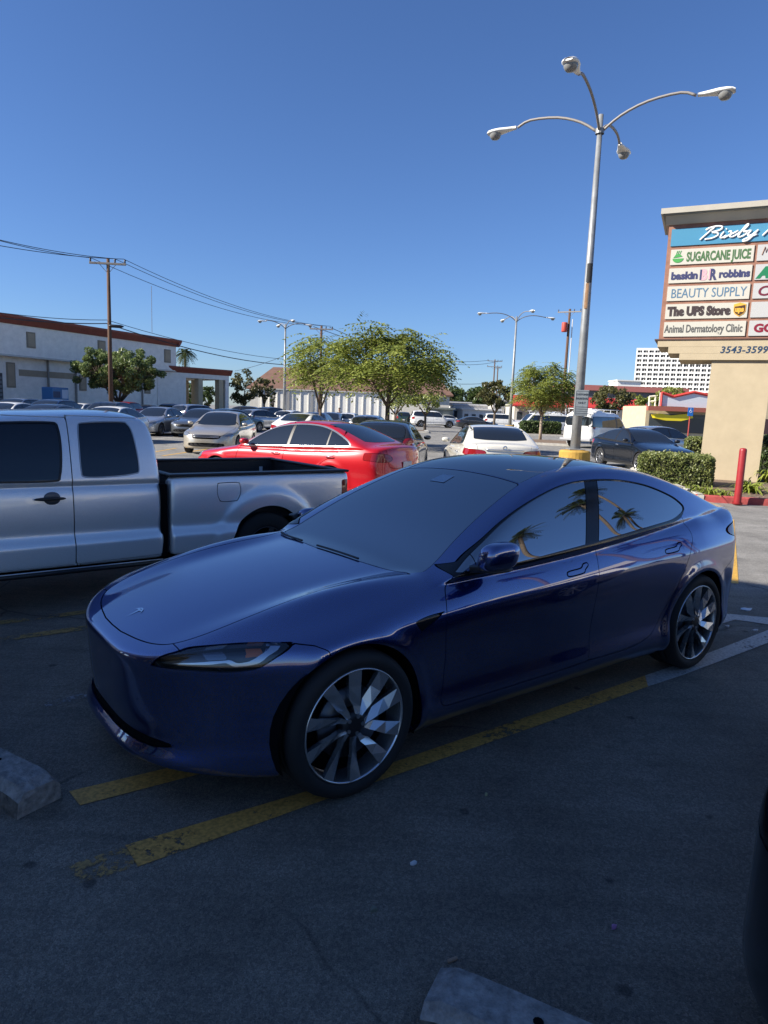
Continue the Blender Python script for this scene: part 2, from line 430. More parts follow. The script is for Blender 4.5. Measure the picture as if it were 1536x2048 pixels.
def blob(name, c, h, m, parent, p=3.0, n=20, sh=(0, 0), flat=None):
    """rounded box (superellipsoid)"""
    V = []; N = []
    for i in range(n+1):
        ph = -math.pi/2+math.pi*i/n
        for k in range(2*n):
            t = 2*math.pi*k/(2*n); d = np.array([math.cos(ph)*math.cos(t), math.cos(ph)*math.sin(t), math.sin(ph)])
            s = (np.abs(d)**p).sum()**(-1/p); q = d*s; nn = np.sign(q)*np.abs(q)**(p-1)/np.array(h); 
            V.append((c[0]+q[0]*h[0]+sh[0]*q[2]*h[2], c[1]+q[1]*h[1]+sh[1]*q[2]*h[2], c[2]+q[2]*h[2])); N.append(nn)
    F = [(i*2*n+k, i*2*n+(k+1) % (2*n), (i+1)*2*n+(k+1) % (2*n), (i+1)*2*n+k) for i in range(n) for k in range(2*n)]
    return obj(name, V, F, m, parent, True, np.array(N)+1e-9)
def well(name, x, z, ra, y0, y1, parent):
    V = []; F = []; n = 24
    for y in (y0, y1):
        for k in range(n+1):
            a = math.pi*(-.12+1.24*k/n); V.append((x+ra*math.cos(a), y, z+ra*math.sin(a)))
    for k in range(n): F.append((k, k+1, n+2+k, n+1+k))
    F.append(tuple(range(n+1, 2*n+2)))
    return obj(name, V, F, DARK, parent)
# ================================================================ the blue sedan
BLUE_SP = {}
def build_blue():
    root = empty('sedan_car', (-0.646, 3.54, 0), 0.6561)
    tag(root, 'glossy dark blue sedan in the foreground with tinted windows and twisted spoke wheels', 'car')
    BLUE = paint('blue_paint', (0.004, 0.030, 0.215), 0.95, 0.30, 1.0, 0.010, 2.7)
    WB = 2.875; HZ = .336; RA = .372
    Pw = Sp((-.85, .80), (-.5, .885), (-.15, .918), (.4, .918), (1.5, .921), (2.4, .924), (2.95, .926), (3.3, .898), (3.7, .835), (3.95, .76))
    Vz = Sp((.10, -.09), (.19, -.045), (.25, -.012), (.31, -.006), (.40, -.020), (.55, -.014), (.68, -.002), (.74, .0))
    def W(x, z):
        zc = .735+.042*np.clip(x, -.4, 2.9)                       # character line
        low = Vz(np.minimum(z, .74)); up = np.maximum(z-zc, -.2)
        v = low-.40*(smax(up, 0*up, .018)-.0)-.9*np.maximum(up-.10, 0)**2
        for hx in (0, WB):
            r = np.sqrt((x-hx)**2+(z-HZ)**2); v = v+.014*np.exp(-((r-.385)/.05)**2)*(z > .2)+.008*np.exp(-((r-.40)/.16)**2)
        return Pw(x)+v
    zt = Sp((-.95, .58), (-.83, .645), (-.76, .675), (-.66, .712), (-.4, .785), (0, .857), (.4, .905), (.7, .925), (1.1, .935), (1.6, .965), (2.2, 1.01), (2.7, 1.045), (3.1, 1.075), (3.45, 1.095), (3.74, 1.10), (3.95, 1.095))
    cr = Sp((-.9, 0.0), (-.6, .012), (-.3, .026), (0, .042), (.4, .030), (.8, .0), (1.2, 0), (4, 0))
    yc = Sp((-.9, .50), (-.5, .59), (0, .64), (.5, .69), (1, .72), (4, .7))
    def T(x, ya): k = np.clip((x-.5)/.4, 0, 1)*np.clip((3.3-x)/.4, 0, 1); k = k*k*(3-2*k); return zt(x)+cr(x)*np.exp(-((ya-yc(x))/.115)**2)-.045*ya**2-.05*(1-k)*ya**4+.03*k*ya**2
    NZ = Sp((.05, .06), (.15, .004), (.20, -.012), (.26, .022), (.33, .022), (.42, .012), (.52, .004), (.60, -.006), (.645, -.008), (.70, .01), (.9, .10))
    def Xf(ya, z):
        nz = NZ(z)*(1-.85*np.clip((ya-.40)/.35, 0, 1)*np.clip((.42-z)/.16, 0, 1))
        return -.824+nz+.085*(ya/.5)**3.27
    def Xr(ya, z):
        nz = np.interp(z, [.1, .2, .3, .5, .75, .95, 1.05, 1.09], [-.20, -.10, -.03, -.0, -.02, -.03, .0, .0]); return 3.80+nz-.105*(ya/.6)**3.2
    def Zb(x): return np.interp(x, [-.8, -.3, .4, 2.5, 3.4, 3.9], [.17, .15, .165, .165, .19, .30])
    g0 = Sp((0, .60), (.3, .77), (.54, .905), (.8, 1.068), (1.1, 1.220), (1.45, 1.352), (1.72, 1.412), (1.95, 1.432), (2.2, 1.432), (2.5, 1.405), (2.9, 1.315), (3.2, 1.222), (3.5, 1.12), (3.75, 1.03))
    def G(x, ya): return g0(x+.10*ya**2*np.clip(1.4-x, 0, 1))-.10*ya**2
    bz = Sp((0, .92), (1.1, .945), (1.7, .98), (2.3, 1.03), (2.9, 1.07), (3.9, 1.10))
    tw = Sp((0, .835), (.6, .842), (1.6, .845), (2.3, .835), (2.8, .80), (3.2, .745), (3.6, .67), (3.9, .60))
    def Wg(x, z): u = z-bz(x); return smin(tw(x)-.47*u-.28*np.clip(u, 0, 1)**2+.006, tw(x)+.03+1.2*u, .02)
    sp = dict(W=W, T=T, Xf=Xf, Xr=Xr, Zb=Zb, Wg=Wg, G=G, r=(.07, .028, .03, .042, .035))
    BLUE_SP.update(sp)
    Sk = implicit_skin(carF(sp), -.45, 3.5, .56, 330, 330, 100)
    def arches(K, ra):
        for hx in (0, WB):
            r = np.sqrt((K.V[:, 0]-hx)**2+(K.V[:, 2]-HZ)**2); K = K.clip(np.minimum(ra-r, np.abs(K.V[:, 1])-.45))
        return K
    Sk = arches(Sk, RA)
    inner = implicit_skin(carF(sp, .016), -.45, 3.5, .56, 110, 120, 22); inner = arches(inner, RA+.01)
    # glass
    roof_side = [(1.46, .575), (1.9, .565), (2.36, .55)]
    wsh = sp_poly([(.415, -.1), (.418, .12), (.452, .43), (.500, .64), (.56, .675), (.66, .662), (.80, .632), (1.05, .585), (1.28, .545), (1.405, .525), (1.415, .3), (1.42, -.1)], (0, 3, 4, 9, 11))
    rfg = sp_poly([(1.432, -.1), (1.427, .3), (1.417, .518), (1.7, .500), (2.0, .505), (2.36, .505), (2.385, .3), (2.395, -.1)], (0, 2, 5, 7))
    rwg = sp_poly([(2.41, -.1), (2.40, .3), (2.375, .505), (2.8, .515), (3.2, .52), (3.46, .50), (3.55, .25), (3.565, -.1)], (0, 2, 5, 7))
    for nm, pl in (('windshield', wsh), ('roof_glass', rfg), ('rear_window', rwg)):
        Sk, _ = panel(Sk, lambda K: top_f(K, pl, .86), nm, GLASS, root, .005, .010, -.002)
    dlo = sp_poly([(.640, .928), (.76, .997), (.88, 1.056), (1.05, 1.133), (1.23, 1.200), (1.435, 1.260), (1.63, 1.303), (1.84, 1.325), (2.14, 1.322), (2.43, 1.283), (2.68, 1.209), (2.79, 1.150), (2.80, 1.118), (2.735, 1.092), (2.59, 1.064), (2.31, 1.042), (1.70, .991), (1.16, .950), (.90, .935)], (0,), 6)
    f = lambda K: side_f(K, dlo)
    # trim band round the windows
    ff = lambda K: side_f(K, dlo)-(.006+.014*np.clip((bz(K.V[:, 0])+.035-K.V[:, 2])/.03, 0, 1))
    trim = []
    rest = Sk.clip(-(ff(Sk)-.0015)); band = Sk.clip(ff(Sk)+.0005); Sk = rest
    glass = band.clip(f(band)); tr_ = band.clip(-f(band))
    for s in (-1, 1):
        q = tr_.clip(tr_.V[:, 1]*s); q.make('window_trim', GLOSSBLACK, root, .01, .003)
        for nm, x0, x1, mm in (('quarter_light', .5, .77, GLASS), ('front_window', .775, 1.640, GLASS), ('door_pillar', 1.646, 1.757, GLOSSBLACK), ('rear_side_window', 1.763, 3.0, GLASS)):
            k = glass.clip(glass.V[:, 1]*s)
            for xx, sg in ((x0, -1), (x1, 1)):
                k = k.clip(sg*(k.V[:, 0]-xx-(.60*(k.V[:, 2]-.988) if 1.5 < xx < 2.5 else 0.)))
            if len(k.F): k.make(nm, mm, root, .008, -.003)
    # hood
    hood = sp_poly([(-.768, -.1), (-.762, .12), (-.738, .28), (-.705, .40), (-.655, .485), (-.56, .54), (-.42, .565), (-.2, .575), (.05, .578), (.30, .595), (.42, .625), (.492, .660), (.443, .42), (.408, .12), (.405, -.1)], (0, 1, 11, 14))
    Sk, _ = panel(Sk, lambda K: top_f(K, hood, .55), 'hood', BLUE, root, .006, .018)
    # headlights
    head = sp_poly([(-.752, .626), (-.72, .664), (-.66, .692), (-.60, .712), (-.50, .729), (-.40, .738), (-.272, .741), (-.32, .715), (-.385, .672), (-.43, .648), (-.51, .634), (-.61, .631)], (0, 6), 6)
    keep = []
    HL = clear_glass('lamp_lens', (.9, .92, .95), 1.5, 0.0, .05)
    f2 = lambda K: side_f(K, head, ymin=.42)
    inner = inner.clip(-(f2(inner)-.004)); inner.make('under_body', DARK, root)
    fv = f2(Sk); lens = Sk.clip(fv+.0015); Sk = Sk.clip(-(fv-.0015))
    for s in (-1, 1):
        l = lens.clip(lens.V[:, 1]*s); lo_ = l.make('headlight', HL, root, 0, 0)
        l.offset(-.045).make('lamp_housing', mat('housing', (.05, .055, .06), .3, .4), lo_)
        a = l.clip(side_f(l, sp_poly([(-.72, .645), (-.60, .655), (-.53, .668), (-.50, .652), (-.42, .668), (-.38, .700), (-.31, .745), (-.335, .748), (-.40, .710), (-.44, .682), (-.49, .668), (-.52, .682), (-.60, .668)], (0, 6), 4))); a.offset(-.014).make('lamp_strip', mat('drl', (.62, .65, .70), .18, .6), lo_)
        a = l.clip(side_f(l, [(-.47, .690), (-.405, .700), (-.385, .745), (-.44, .738)])); a.offset(-.03).make('indicator', mat('amber', (.75, .16, .02), .25), lo_)
        a = l.clip(side_f(l, [(-.60, .675), (-.53, .683), (-.52, .725), (-.59, .715)])); a.offset(-.035).make('projector', mat('projector', (.18, .2, .22), .12, .8), lo_)
        a = l.clip(side_f(l, [(-.37, .705), (-.33, .74), (-.31, .752), (-.36, .748), (-.40, .715)])); a.offset(-.03).make('reflector', mat('reflectr', (.45, .47, .5), .15, .9), lo_)
    # lower intake and sensors
    f3 = lambda K: front_f(K, sp_poly([(-.1, .250), (.40, .253), (.50, .262), (.56, .278), (.50, .288), (.40, .287), (-.1, .287)], (0, 6)), -.2)
    Sk, _ = panel(Sk, f3, 'lower_grille', BLACK, root, .004, .03, -.02)
    # doors
    d1 = sp_poly([(.70, 1.0), (.62, .905), (.555, .835), (.522, .75), (.517, .66), (.53, .53), (.525, .40), (.505, .34), (.52, .305), (.60, .293), (1.1, .292), (1.60, .300), (1.672, .33), (1.68, .60), (1.705, .80), (1.745, .95), (1.80, 1.3), (1.5, 1.4), (.80, 1.4)], (0, 15, 16, 17, 18), 6)
    d2 = sp_poly([(1.80, 1.3), (1.745, .95), (1.705, .80), (1.68, .60), (1.672, .33), (1.70, .302), (2.05, .300), (2.25, .325), (2.36, .38), (2.45, .50), (2.535, .62), (2.62, .745), (2.70, .87), (2.755, .93), (2.76, 1.0), (2.72, 1.09), (2.6, 1.4)], (0, 1, 15, 16), 6)
    hnd = lambda x0, z0: sp_poly([(x0, z0), (x0+.02, z0+.014), (x0+.13, z0+.022), (x0+.155, z0+.040), (x0+.195, z0+.044), (x0+.20, z0+.030), (x0+.165, z0+.012), (x0+.14, z0-.006), (x0+.02, z0-.012)], (), 4)
    hs = [hnd(1.432, .840), hnd(2.412, .876)]
    for hh in hs:
        Sk, _ = panel(Sk, lambda K: side_f(K, hh), 'door_handle', BLUE, root, .007, .012, .001, pair=True)
    def below(pl): return lambda K: np.maximum(side_f(K, pl), (K.V[:, 2]-bz(K.V[:, 0])+.0)-.02)
    Sk, _ = panel(Sk, below(d1), 'front_door', BLUE, root, .0042, .016, pair=True)
    Sk, _ = panel(Sk, below(d2), 'rear_door', BLUE, root, .0042, .016, pair=True)
    # fender vent
    vent = sp_poly([(.324, .750), (.362, .702), (.38, .703), (.43, .730), (.515, .770), (.41, .764)], (0, 4), 5)
    keep = []
    Sk, _ = panel(Sk, lambda K: side_f(K, vent), 'side_vent', GLOSSBLACK, root, .003, .02, -.006, pair=True)
    # front bumper, trunk, rear bumper, lights
    tl = sp_poly([(.42, .985), (.55, 1.015), (.74, 1.00), (.83, .965), (.86, .90), (.80, .87), (.62, .93), (.45, .955)], (), 5)
    Sk, _ = panel(Sk, lambda K: rear_f(K, tl, 3.25), 'taillight', mat('tail_lens', (.25, .01, .012), .08, 0, .5), root, .004, .01, pair=True)
    tk = sp_poly([(-.1, .78), (.40, .78), (.50, .86), (.52, 1.0), (.56, 1.06), (.56, 1.3), (-.1, 1.3)], (0, 5, 6))
    Sk, _ = panel(Sk, lambda K: rear_f(K, tk, 3.55), 'trunk_lid', BLUE, root, .005, .015)
    fb = [(-1.2, .05), (-.05, .05), (-.148, .705), (-.20, .728), (-.275, .738), (-.35, .695), (-.45, .645), (-.62, .64), (-.74, .64), (-.715, .664), (-.655, .685), (-.655, .9), (-1.2, .9)]
    Sk, _ = panel(Sk, lambda K: sd(K.V[:, [0, 2]], fb), 'front_bumper', BLUE, root, .004, .012)
    rb = [(3.08, .05), (3.08, .62), (3.35, .72), (3.5, .86), (3.7, .86), (4.3, .86), (4.3, .05)]
    Sk, _ = panel(Sk, lambda K: sd(K.V[:, [0, 2]], rb), 'rear_bumper', BLUE, root, .004, .012)
    Sk.make('body', BLUE, root, .03)
    # wells and wheels
    for hx in (0, WB):
        for s in (-1, 1):
            well('wheel_well', hx, HZ, RA+.004, s*.90, s*.50, root)
            wheel('wheel', root, hx, s*.922, HZ, HZ, .262, .235, 'turbine', mat('turbine_alloy', (.60, .61, .63), .26, .85), seg=72, rot=R(-75))
    # lip, badge, wipers, mirrors, trims
    for s in (-1, 1):
        t = blob('mirror', (.800, s*.955, 1.020), (.118, .060, .068), BLUE, root, 2.9, 20, (.25, 0)) if s < 0 else blob('mirror', (.84, .875, .965), (.10, .040, .045), BLUE, root, 2.9, 20, (.25, 0))
        blob('mirror_base', (.80, s*.945, .953), (.085, .055, .012), BLACK, t, 3)
        m = MB(); m.tube([(.70, s*.86, .948), (.76, s*.93, .958), (.80, s*.97, .965)], [.02, .016, .014], 8); m.build('mirror_arm', BLACK, t, True)
    def surf_z(x, y):
        lo, hi = .5, 1.6
        Fb = carF(sp)
        for _ in range(30):
            mid = (lo+hi)/2
            if Fb(np.array([[x, y, mid]]))[0] < 0: lo = mid
            else: hi = mid
        return lo
    m = MB()
    for s, (x0, y0, x1, y1) in ((1, (.425, .12, .438, -.28)), (1, (.455, .60, .432, .30))):
        P = [(x0+(x1-x0)*t, y0+(y1-y0)*t) for t in np.linspace(0, 1, 9)]
        m.tube([(x, y, surf_z(x, y)+.008) for x, y in P], .006, 6)
    m.build('wiper', BLACK, root)
    # windshield camera patch, badge
    z = surf_z(1.30, .02); MB().add([(1.23, -.06, surf_z(1.23, -.06)+.001), (1.23, .075, surf_z(1.23, .075)+.001), (1.33, .06, surf_z(1.33, .06)+.001), (1.33, -.05, surf_z(1.33, -.05)+.001)], [(0, 3, 2, 1)]).build('camera_patch', mat('patch', (.30, .38, .46), .3), root)
    # emblem: a curved bar above a tapering stem
    def hp(u, v, h=.003): x, y = -.655+u, v; return (x, y, surf_z(x, y)+h)
    arc = [(-.046*math.cos(a), .046*math.sin(a)) for a in np.linspace(-.75, .75, 9)]
    V = []; F = []
    emb = [[(.034-0.02*abs(v/.036)**2*1., v) for v in np.linspace(-.036, .036, 9)], [(.026-.02*abs(v/.036)**2, v) for v in np.linspace(-.034, .034, 9)]]
    V = [hp(u, v) for r_ in emb for u, v in r_]; F = [(i, i+1, 10+i, 9+i) for i in range(8)]
    b = len(V); V += [hp(.022, -.022), hp(.022, .022), hp(.012, .018), hp(.014, .006), hp(-.045, 0), hp(.014, -.006), hp(.012, -.018)]; F += [(b, b+1, b+2, b+3, b+4, b+5, b+6)]
    obj('emblem', V, F, CHROME, root)
    return root, surf_z
BLUECAR, blue_z = build_blue()
# ================================================================ the silver pickup
def build_pickup():
    a = 0.6561; ox = -1.78; oy = 3.53
    root = empty('pickup_truck', (-0.646+ox*math.cos(a)-oy*math.sin(a), 3.54+ox*math.sin(a)+oy*math.cos(a), 0), a)
    tag(root, 'silver extended cab pickup truck with black bed rails beside the blue sedan', 'pickup truck')
    SIL = paint('silver_paint', (.84, .84, .84), .48, .34, 1.0, .05)
    WB = 3.23; HZ = .345; RA = .415
    Vz = Sp((.2, -.02), (.35, -.008), (.50, .0), (.545, -.004), (.60, -.034), (.68, -.036), (.85, -.028), (1.0, -.040), (1.1, -.065))
    def fl(x, z, hx): r = np.sqrt((x-hx)**2+(z-HZ)**2); return .028/(1+np.exp((r-.565)/.020))*(1/(1+np.exp(-(z-.2)/.05)))
    Pw = Sp((-.85, .84), (-.4, .89), (.2, .905), (2, .912), (3.2, .912), (4.1, .900))
    def W(x, z): return Pw(x)+Vz(z)+fl(x, z, 0)+fl(x, z, WB)
    zt = Sp((-.9, .90), (-.6, .97), (0, 1.04), (.5, 1.07), (1.0, 1.07), (2.3, 1.06))
    def T(x, ya): return zt(x)-.05*ya**2
    def Xf(ya, z): return -.83+.12*(ya/.6)**3+np.interp(z, [.2, .35, .6, .9, 1.1], [.06, 0, .0, .06, .2])
    def Xr(ya, z): return 2.225+0*ya
    def Zb(x): return 0*x+.345
    g0 = Sp((-.05, .92), (.17, 1.07), (.45, 1.27), (.75, 1.48), (.93, 1.565), (1.25, 1.605), (1.6, 1.62), (1.9, 1.625), (2.1, 1.61), (2.4, 1.54))
    def G(x, ya): return g0(x+.06*ya**2)-.07*ya**2
    def Wg(x, z): u = z-1.05; return smin(.865-.235*u-.25*np.clip(u-.15, 0, 1)**2, .88+u, .02)
    sp = dict(W=W, T=T, Xf=Xf, Xr=Xr, Zb=Zb, Wg=Wg, G=G, Gr=lambda ya, z: 2.225-.10*np.clip(z-1.05, 0, 1)-.25*np.clip(z-1.25, 0, 1)**1.5, r=(.06, .06, .03, .07, .02))
    Sk = implicit_skin(carF(sp), -.3, 1.9, .75, 170, 240, 44)
    inner = implicit_skin(carF(sp, .02), -.3, 1.9, .75, 60, 90, 16)
    def arch(K, hx, ra):
        r = np.sqrt((K.V[:, 0]-hx)**2+(K.V[:, 2]-HZ)**2); return K.clip(np.minimum(ra-r, np.abs(K.V[:, 1])-.45))
    Sk = arch(Sk, 0, RA); arch(inner, 0, RA+.01).make('under_body', DARK, root)
    ws = sp_poly([(.15, -.1), (.17, .4), (.25, .74), (.50, .68), (.82, .60), (.85, .3), (.86, -.1)], (0, 2, 4, 6))
    Sk, _ = panel(Sk, lambda K: top_f(K, ws, 1.0), 'windshield', GLASS, root, .006, .01)
    fr = lambda x0, x1, x2, x3, z0, z1: sp_poly([(x0, z0), (x1, z0), (x1+.02, z0+.03), (x2, z1-.03), (x2-.03, z1), (x3+.02, z1), (x3, z1-.03), (x0-.02, z0+.03)], (), 4)
    fw = sp_poly([(.40, 1.09), (.60, 1.068), (1.0, 1.063), (1.32, 1.062), (1.372, 1.10), (1.395, 1.30), (1.388, 1.475), (1.345, 1.505), (1.05, 1.50), (.80, 1.475), (.60, 1.33)], (), 5)
    rw = sp_poly([(1.545, 1.125), (1.57, 1.083), (1.75, 1.080), (1.955, 1.098), (2.005, 1.14), (1.985, 1.40), (1.955, 1.50), (1.90, 1.525), (1.60, 1.512), (1.555, 1.475), (1.545, 1.3)], (), 5)
    CABG = mat('cab_glass', (.010, .014, .02), .02, ior=1.6)
    for nm, pl, seal in (('front_window', fw, .014), ('rear_side_window', rw, .006)):
        Sk, o = panel(Sk, lambda K: side_f(K, pl)-seal, 'window_seal', BLACK, root, .004, .01, pair=False, keep=(kk := []))
        COL.objects.unlink(o[0]) if o[0] else None
        k = kk[0]
        for s in (-1, 1):
            q = k.clip(k.V[:, 1]*s); 
            q.clip(-side_f(q, pl)).make('window_seal', BLACK if seal > .01 else mat('bright_seal', (.5, .52, .55), .3, .5), root, .01, .002)
            q.clip(side_f(q, pl)).make(nm, CABG, root, .008, -.006)
    hood = sp_poly([(-.70, -.1), (-.68, .5), (-.4, .68), (.10, .76), (.15, .3), (.13, -.1)], (0, 3, 5))
    Sk, _ = panel(Sk, lambda K: top_f(K, hood, .8), 'hood', SIL, root, .006, .02)
    Sk, _ = panel(Sk, lambda K: front_f(K, sp_poly([(.58, .72), (.84, .70), (.86, .90), (.60, .90)], (), 3), -.3), 'headlight', mat('lamp_front', (.6, .62, .65), .08), root, .005, .01, pair=True)
    Sk, _ = panel(Sk, lambda K: front_f(K, sp_poly([(-.1, .68), (.50, .70), (.54, .88), (-.1, .92)], (0, 3), 3), -.3), 'grille', BLACK, root, .005, .02, -.02)
    hb = [(1.17, .905), (1.42, .905), (1.42, .925), (1.17, .925)]
    d1 = sp_poly([(.25, 1.12), (.22, 1.0), (.42, .75), (.52, .45), (.60, .375), (1.44, .372), (1.468, .40), (1.468, 1.0), (1.468, 1.555), (1.0, 1.56), (.65, 1.42)], (0, 8, 9), 5)
    d2 = sp_poly([(1.468, 1.555), (1.468, .40), (1.50, .372), (2.08, .385), (2.10, .42), (2.105, 1.0), (2.075, 1.45), (2.00, 1.555)], (0, 1), 5)
    # doors keep to the panel only in front of the cab's rear edge
    Sk, _ = panel(Sk, lambda K: side_f(K, d1), 'front_door', SIL, root, .008, .016, pair=True)
    Sk, _ = panel(Sk, lambda K: np.maximum(side_f(K, [(1.468, .372), (2.4, .385), (2.4, 1.555), (1.468, 1.57)]), K.V[:, 0]-2.30), 'rear_door', SIL, root, .008, .016, pair=True)
    Sk.make('body', SIL, root, .03)
    # handle, step bar, mirrors
    for s in (-1, 1):
        blob('door_handle', (1.29, s*.905, .918), (.115, .018, .014), BLACK, root, 2.6, 10)
        blob('handle_recess', (1.31, s*.872, .918), (.062, .012, .052), mat('recess', (.10, .105, .12), .4, .5), root, 2.2, 10)
        blob('mirror', (.48, s*1.02, 1.14), (.07, .11, .10), BLACK, root, 3, 10)
        MB().tube([(.60, s*.89, .315), (2.15, s*.89, .318)], .022, 8).build('sill_trim', BLACK, root, True)
        MB().tube([(.60, s*.905, .338), (2.18, s*.905, .342)], .006, 8).build('sill_edge', mat('sill_bright', (.5, .5, .52), .3, .8), root, True)
        MB().box(2.18, 2.235, s*.60-.0, s*.60+.27*s, .36, 1.0).build('cab_gap_filler', DARK, root) if s > 0 else MB().box(2.18, 2.235, -.87, -.60, .36, 1.0).build('cab_gap_filler', DARK, root)
        well('wheel_well', 0, HZ, RA, s*.89, s*.5, root); well('wheel_well', WB, HZ, RA, s*.89, s*.5, root)
        for hx in (0, WB): wheel('wheel', root, hx, s*.845, HZ, .345, .20, .22, 'five', mat('arch_shade_alloy', (.07, .07, .075), .5, .6), seg=32)  # rims coloured dark to stand in for the shade inside the arches
    # bed
    spb = dict(W=W, T=lambda x, ya: 1.062+0*x, Xf=lambda ya, z: 2.262+0*ya, Xr=lambda ya, z: 4.19-.08*np.clip(ya-.7, 0, 1)+.0*z, Zb=lambda x: .36+0*x, Wg=None, G=None, r=(.022, .03, .02, .05, .02))
    Bk = implicit_skin(carF(spb), 2.6, 3.9, .70, 150, 260, 50)
    Bk = arch(Bk, WB, RA)
    Bk = Bk.clip(-np.maximum(np.maximum(np.abs(Bk.V[:, 1])-.775, 1.0-Bk.V[:, 2]), 0*Bk.V[:, 0]-1))
    fuel = sp_poly([(2.705, .975), (2.73, .992), (2.90, .992), (2.925, .972), (2.93, .90), (2.90, .835), (2.87, .822), (2.74, .822), (2.715, .85), (2.70, .90)], (), 4)
    Bk, _ = panel(Bk, lambda K: np.maximum(side_f(K, fuel), K.V[:, 1]), 'fuel_door', SIL, root, .007, .01)
    Bk, _ = panel(Bk, lambda K: np.maximum(sd(K.V[:, [1, 2]], [(-.74, .55), (.74, .55), (.74, 1.2), (-.74, 1.2)]), 4.0-K.V[:, 0]), 'tailgate', SIL, root, .008, .01)
    Bk, _ = panel(Bk, lambda K: rear_f(K, [(.76, .62), (1.0, .62), (1.0, .98), (.76, .98)], 4.08), 'taillight', mat('tail_lens', (.25, .01, .012), .08, 0, .5), root, .004, .008, pair=True)
    Bk.make('bed_side', SIL, root, .03)
    LIN = mat('bed_liner', (.018, .018, .02), .6, bump=(60, .4))
    m = MB()
    m.box(2.27, 4.16, -.775, .775, .62, .64)
    for s in (-1, 1): m.box(2.27, 4.16, min(s*.775, s*.745), max(s*.775, s*.745), .641, 1.055)
    m.box(2.265, 2.30, -.744, .744, .641, 1.05); m.box(4.13, 4.165, -.744, .744, .641, 1.05)
    m.build('bed_liner', LIN, root)
    m = MB()
    for s in (-1, 1): m.bbox(2.265, 4.17, min(s*.74, s*.865), max(s*.74, s*.865), 1.058, 1.082, .008)
    m.bbox(4.10, 4.185, -.74, .74, 1.056, 1.078, .008); m.bbox(2.262, 2.33, -.739, .739, 1.056, 1.08, .008)
    m.build('bed_rail', BLACK, root)
    MB().bbox(2.32, 2.60, .35, .73, .645, .82, .03).build('tool_case', mat('tool_grey', (.35, .36, .38), .5), root)
    MB().box(3.95, 3.99, .735, .744, .88, .98).build('tie_down_plate', mat('plate_white', (.6, .6, .6), .5), root)
    MB().box(2.0, 2.22, -.60, .60, .25, .45).build('frame_rail', DARK, root)
    MB().bbox(4.19, 4.36, -.85, .85, .42, .60, .03).build('rear_bumper', CHROME, root)
    MB().box(-.5, 4.1, -.45, .45, .24, .38).build('chassis', DARK, root)
    return root
build_pickup()
def tyre_coil():
    t = MB(); n = 24
    V = []; F = []
    for i in range(n):
        for k in range(10):
            a, b = 2*math.pi*i/n, 2*math.pi*k/10; V.append(((.13+.035*math.cos(b))*math.cos(a), .035*math.sin(b), (.13+.035*math.cos(b))*math.sin(a)))
            F.append((i*10+k, i*10+(k+1) % 10, ((i+1) % n)*10+(k+1) % 10, ((i+1) % n)*10+k))
    return V, F
# ================================================================ other cars
KIND = {}
KIND['sedan'] = dict(WB=2.77, HZ=.33, RT=.33, rim=.225, w=1.84, nose=-.93, tail=3.86, RA=.37,
    zt=[(-1.0, .64), (-.85, .71), (-.5, .82), (0, .90), (.45, .965), (.9, .985), (1.6, .995), (2.4, 1.02), (3.0, 1.06), (3.4, 1.09), (3.75, 1.095), (3.95, 1.07)],
    g0=[(.2, .78), (.52, .965), (.9, 1.17), (1.25, 1.345), (1.55, 1.44), (1.9, 1.475), (2.25, 1.47), (2.6, 1.42), (2.95, 1.30), (3.3, 1.16), (3.6, 1.02)],
    bz=[(0, .95), (1.6, .99), (2.6, 1.03), (3.4, 1.07)], wg=.85, tum=.50, zb=.20,
    dlo=[(.70, .955), (.98, 1.14), (1.25, 1.275), (1.55, 1.355), (1.95, 1.39), (2.35, 1.375), (2.65, 1.31), (2.93, 1.20), (3.10, 1.10), (3.05, 1.06), (2.3, 1.02), (1.5, .985)], bp=(1.72, 1.79, 2.62),
    ws=[(.50, -.1), (.53, .4), (.62, .68), (.95, .63), (1.40, .55), (1.46, .3), (1.48, -.1)], rw=[(2.52, -.1), (2.50, .3), (2.46, .52), (2.9, .54), (3.28, .56), (3.36, .3), (3.38, -.1)],
    hood=[(-.86, -.1), (-.84, .35), (-.74, .58), (-.4, .68), (.2, .74), (.55, .73), (.50, .4), (.47, -.1)],
    doors=[[(.62, .97), (.52, .72), (.50, .40), (.56, .30), (1.62, .30), (1.66, .45), (1.70, .98), (1.76, 1.4), (1.2, 1.4), (.8, 1.1)], [(1.66, .40), (1.72, .30), (2.22, .32), (2.36, .50), (2.56, .72), (2.86, .90), (2.95, 1.05), (2.8, 1.35), (1.76, 1.4), (1.70, .98)]],
    lamp=[(.52, .66), (.80, .63), (.93, .70), (.93, .78), (.74, .76), (.55, .71)], grille=[(-.1, .54), (.40, .55), (.50, .66), (.48, .725), (-.1, .715)], intake=[(-.1, .27), (.50, .28), (.62, .36), (.50, .40), (-.1, .41)],
    tail_l=[(.48, .83), (.70, .80), (.95, .84), (.95, .95), (.75, .96), (.50, .92)], trunk=[(-.1, .70), (.50, .70), (.56, .85), (.62, 1.2), (-.1, 1.2)], rad=(.07, .08, .05, .06, .03))
KIND['camry'] = dict(KIND['sedan'], tail_l=[(.40, .875), (.60, .80), (.80, .80), (.94, .88), (.94, .965), (.70, .955), (.45, .935)], rw=[(2.62, -.1), (2.60, .3), (2.56, .54), (2.9, .57), (3.22, .60), (3.30, .3), (3.32, -.1)],
    g0=[(.2, .78), (.52, .965), (.9, 1.17), (1.25, 1.345), (1.55, 1.43), (1.9, 1.465), (2.3, 1.465), (2.65, 1.42), (2.95, 1.33), (3.25, 1.18), (3.55, 1.02)])
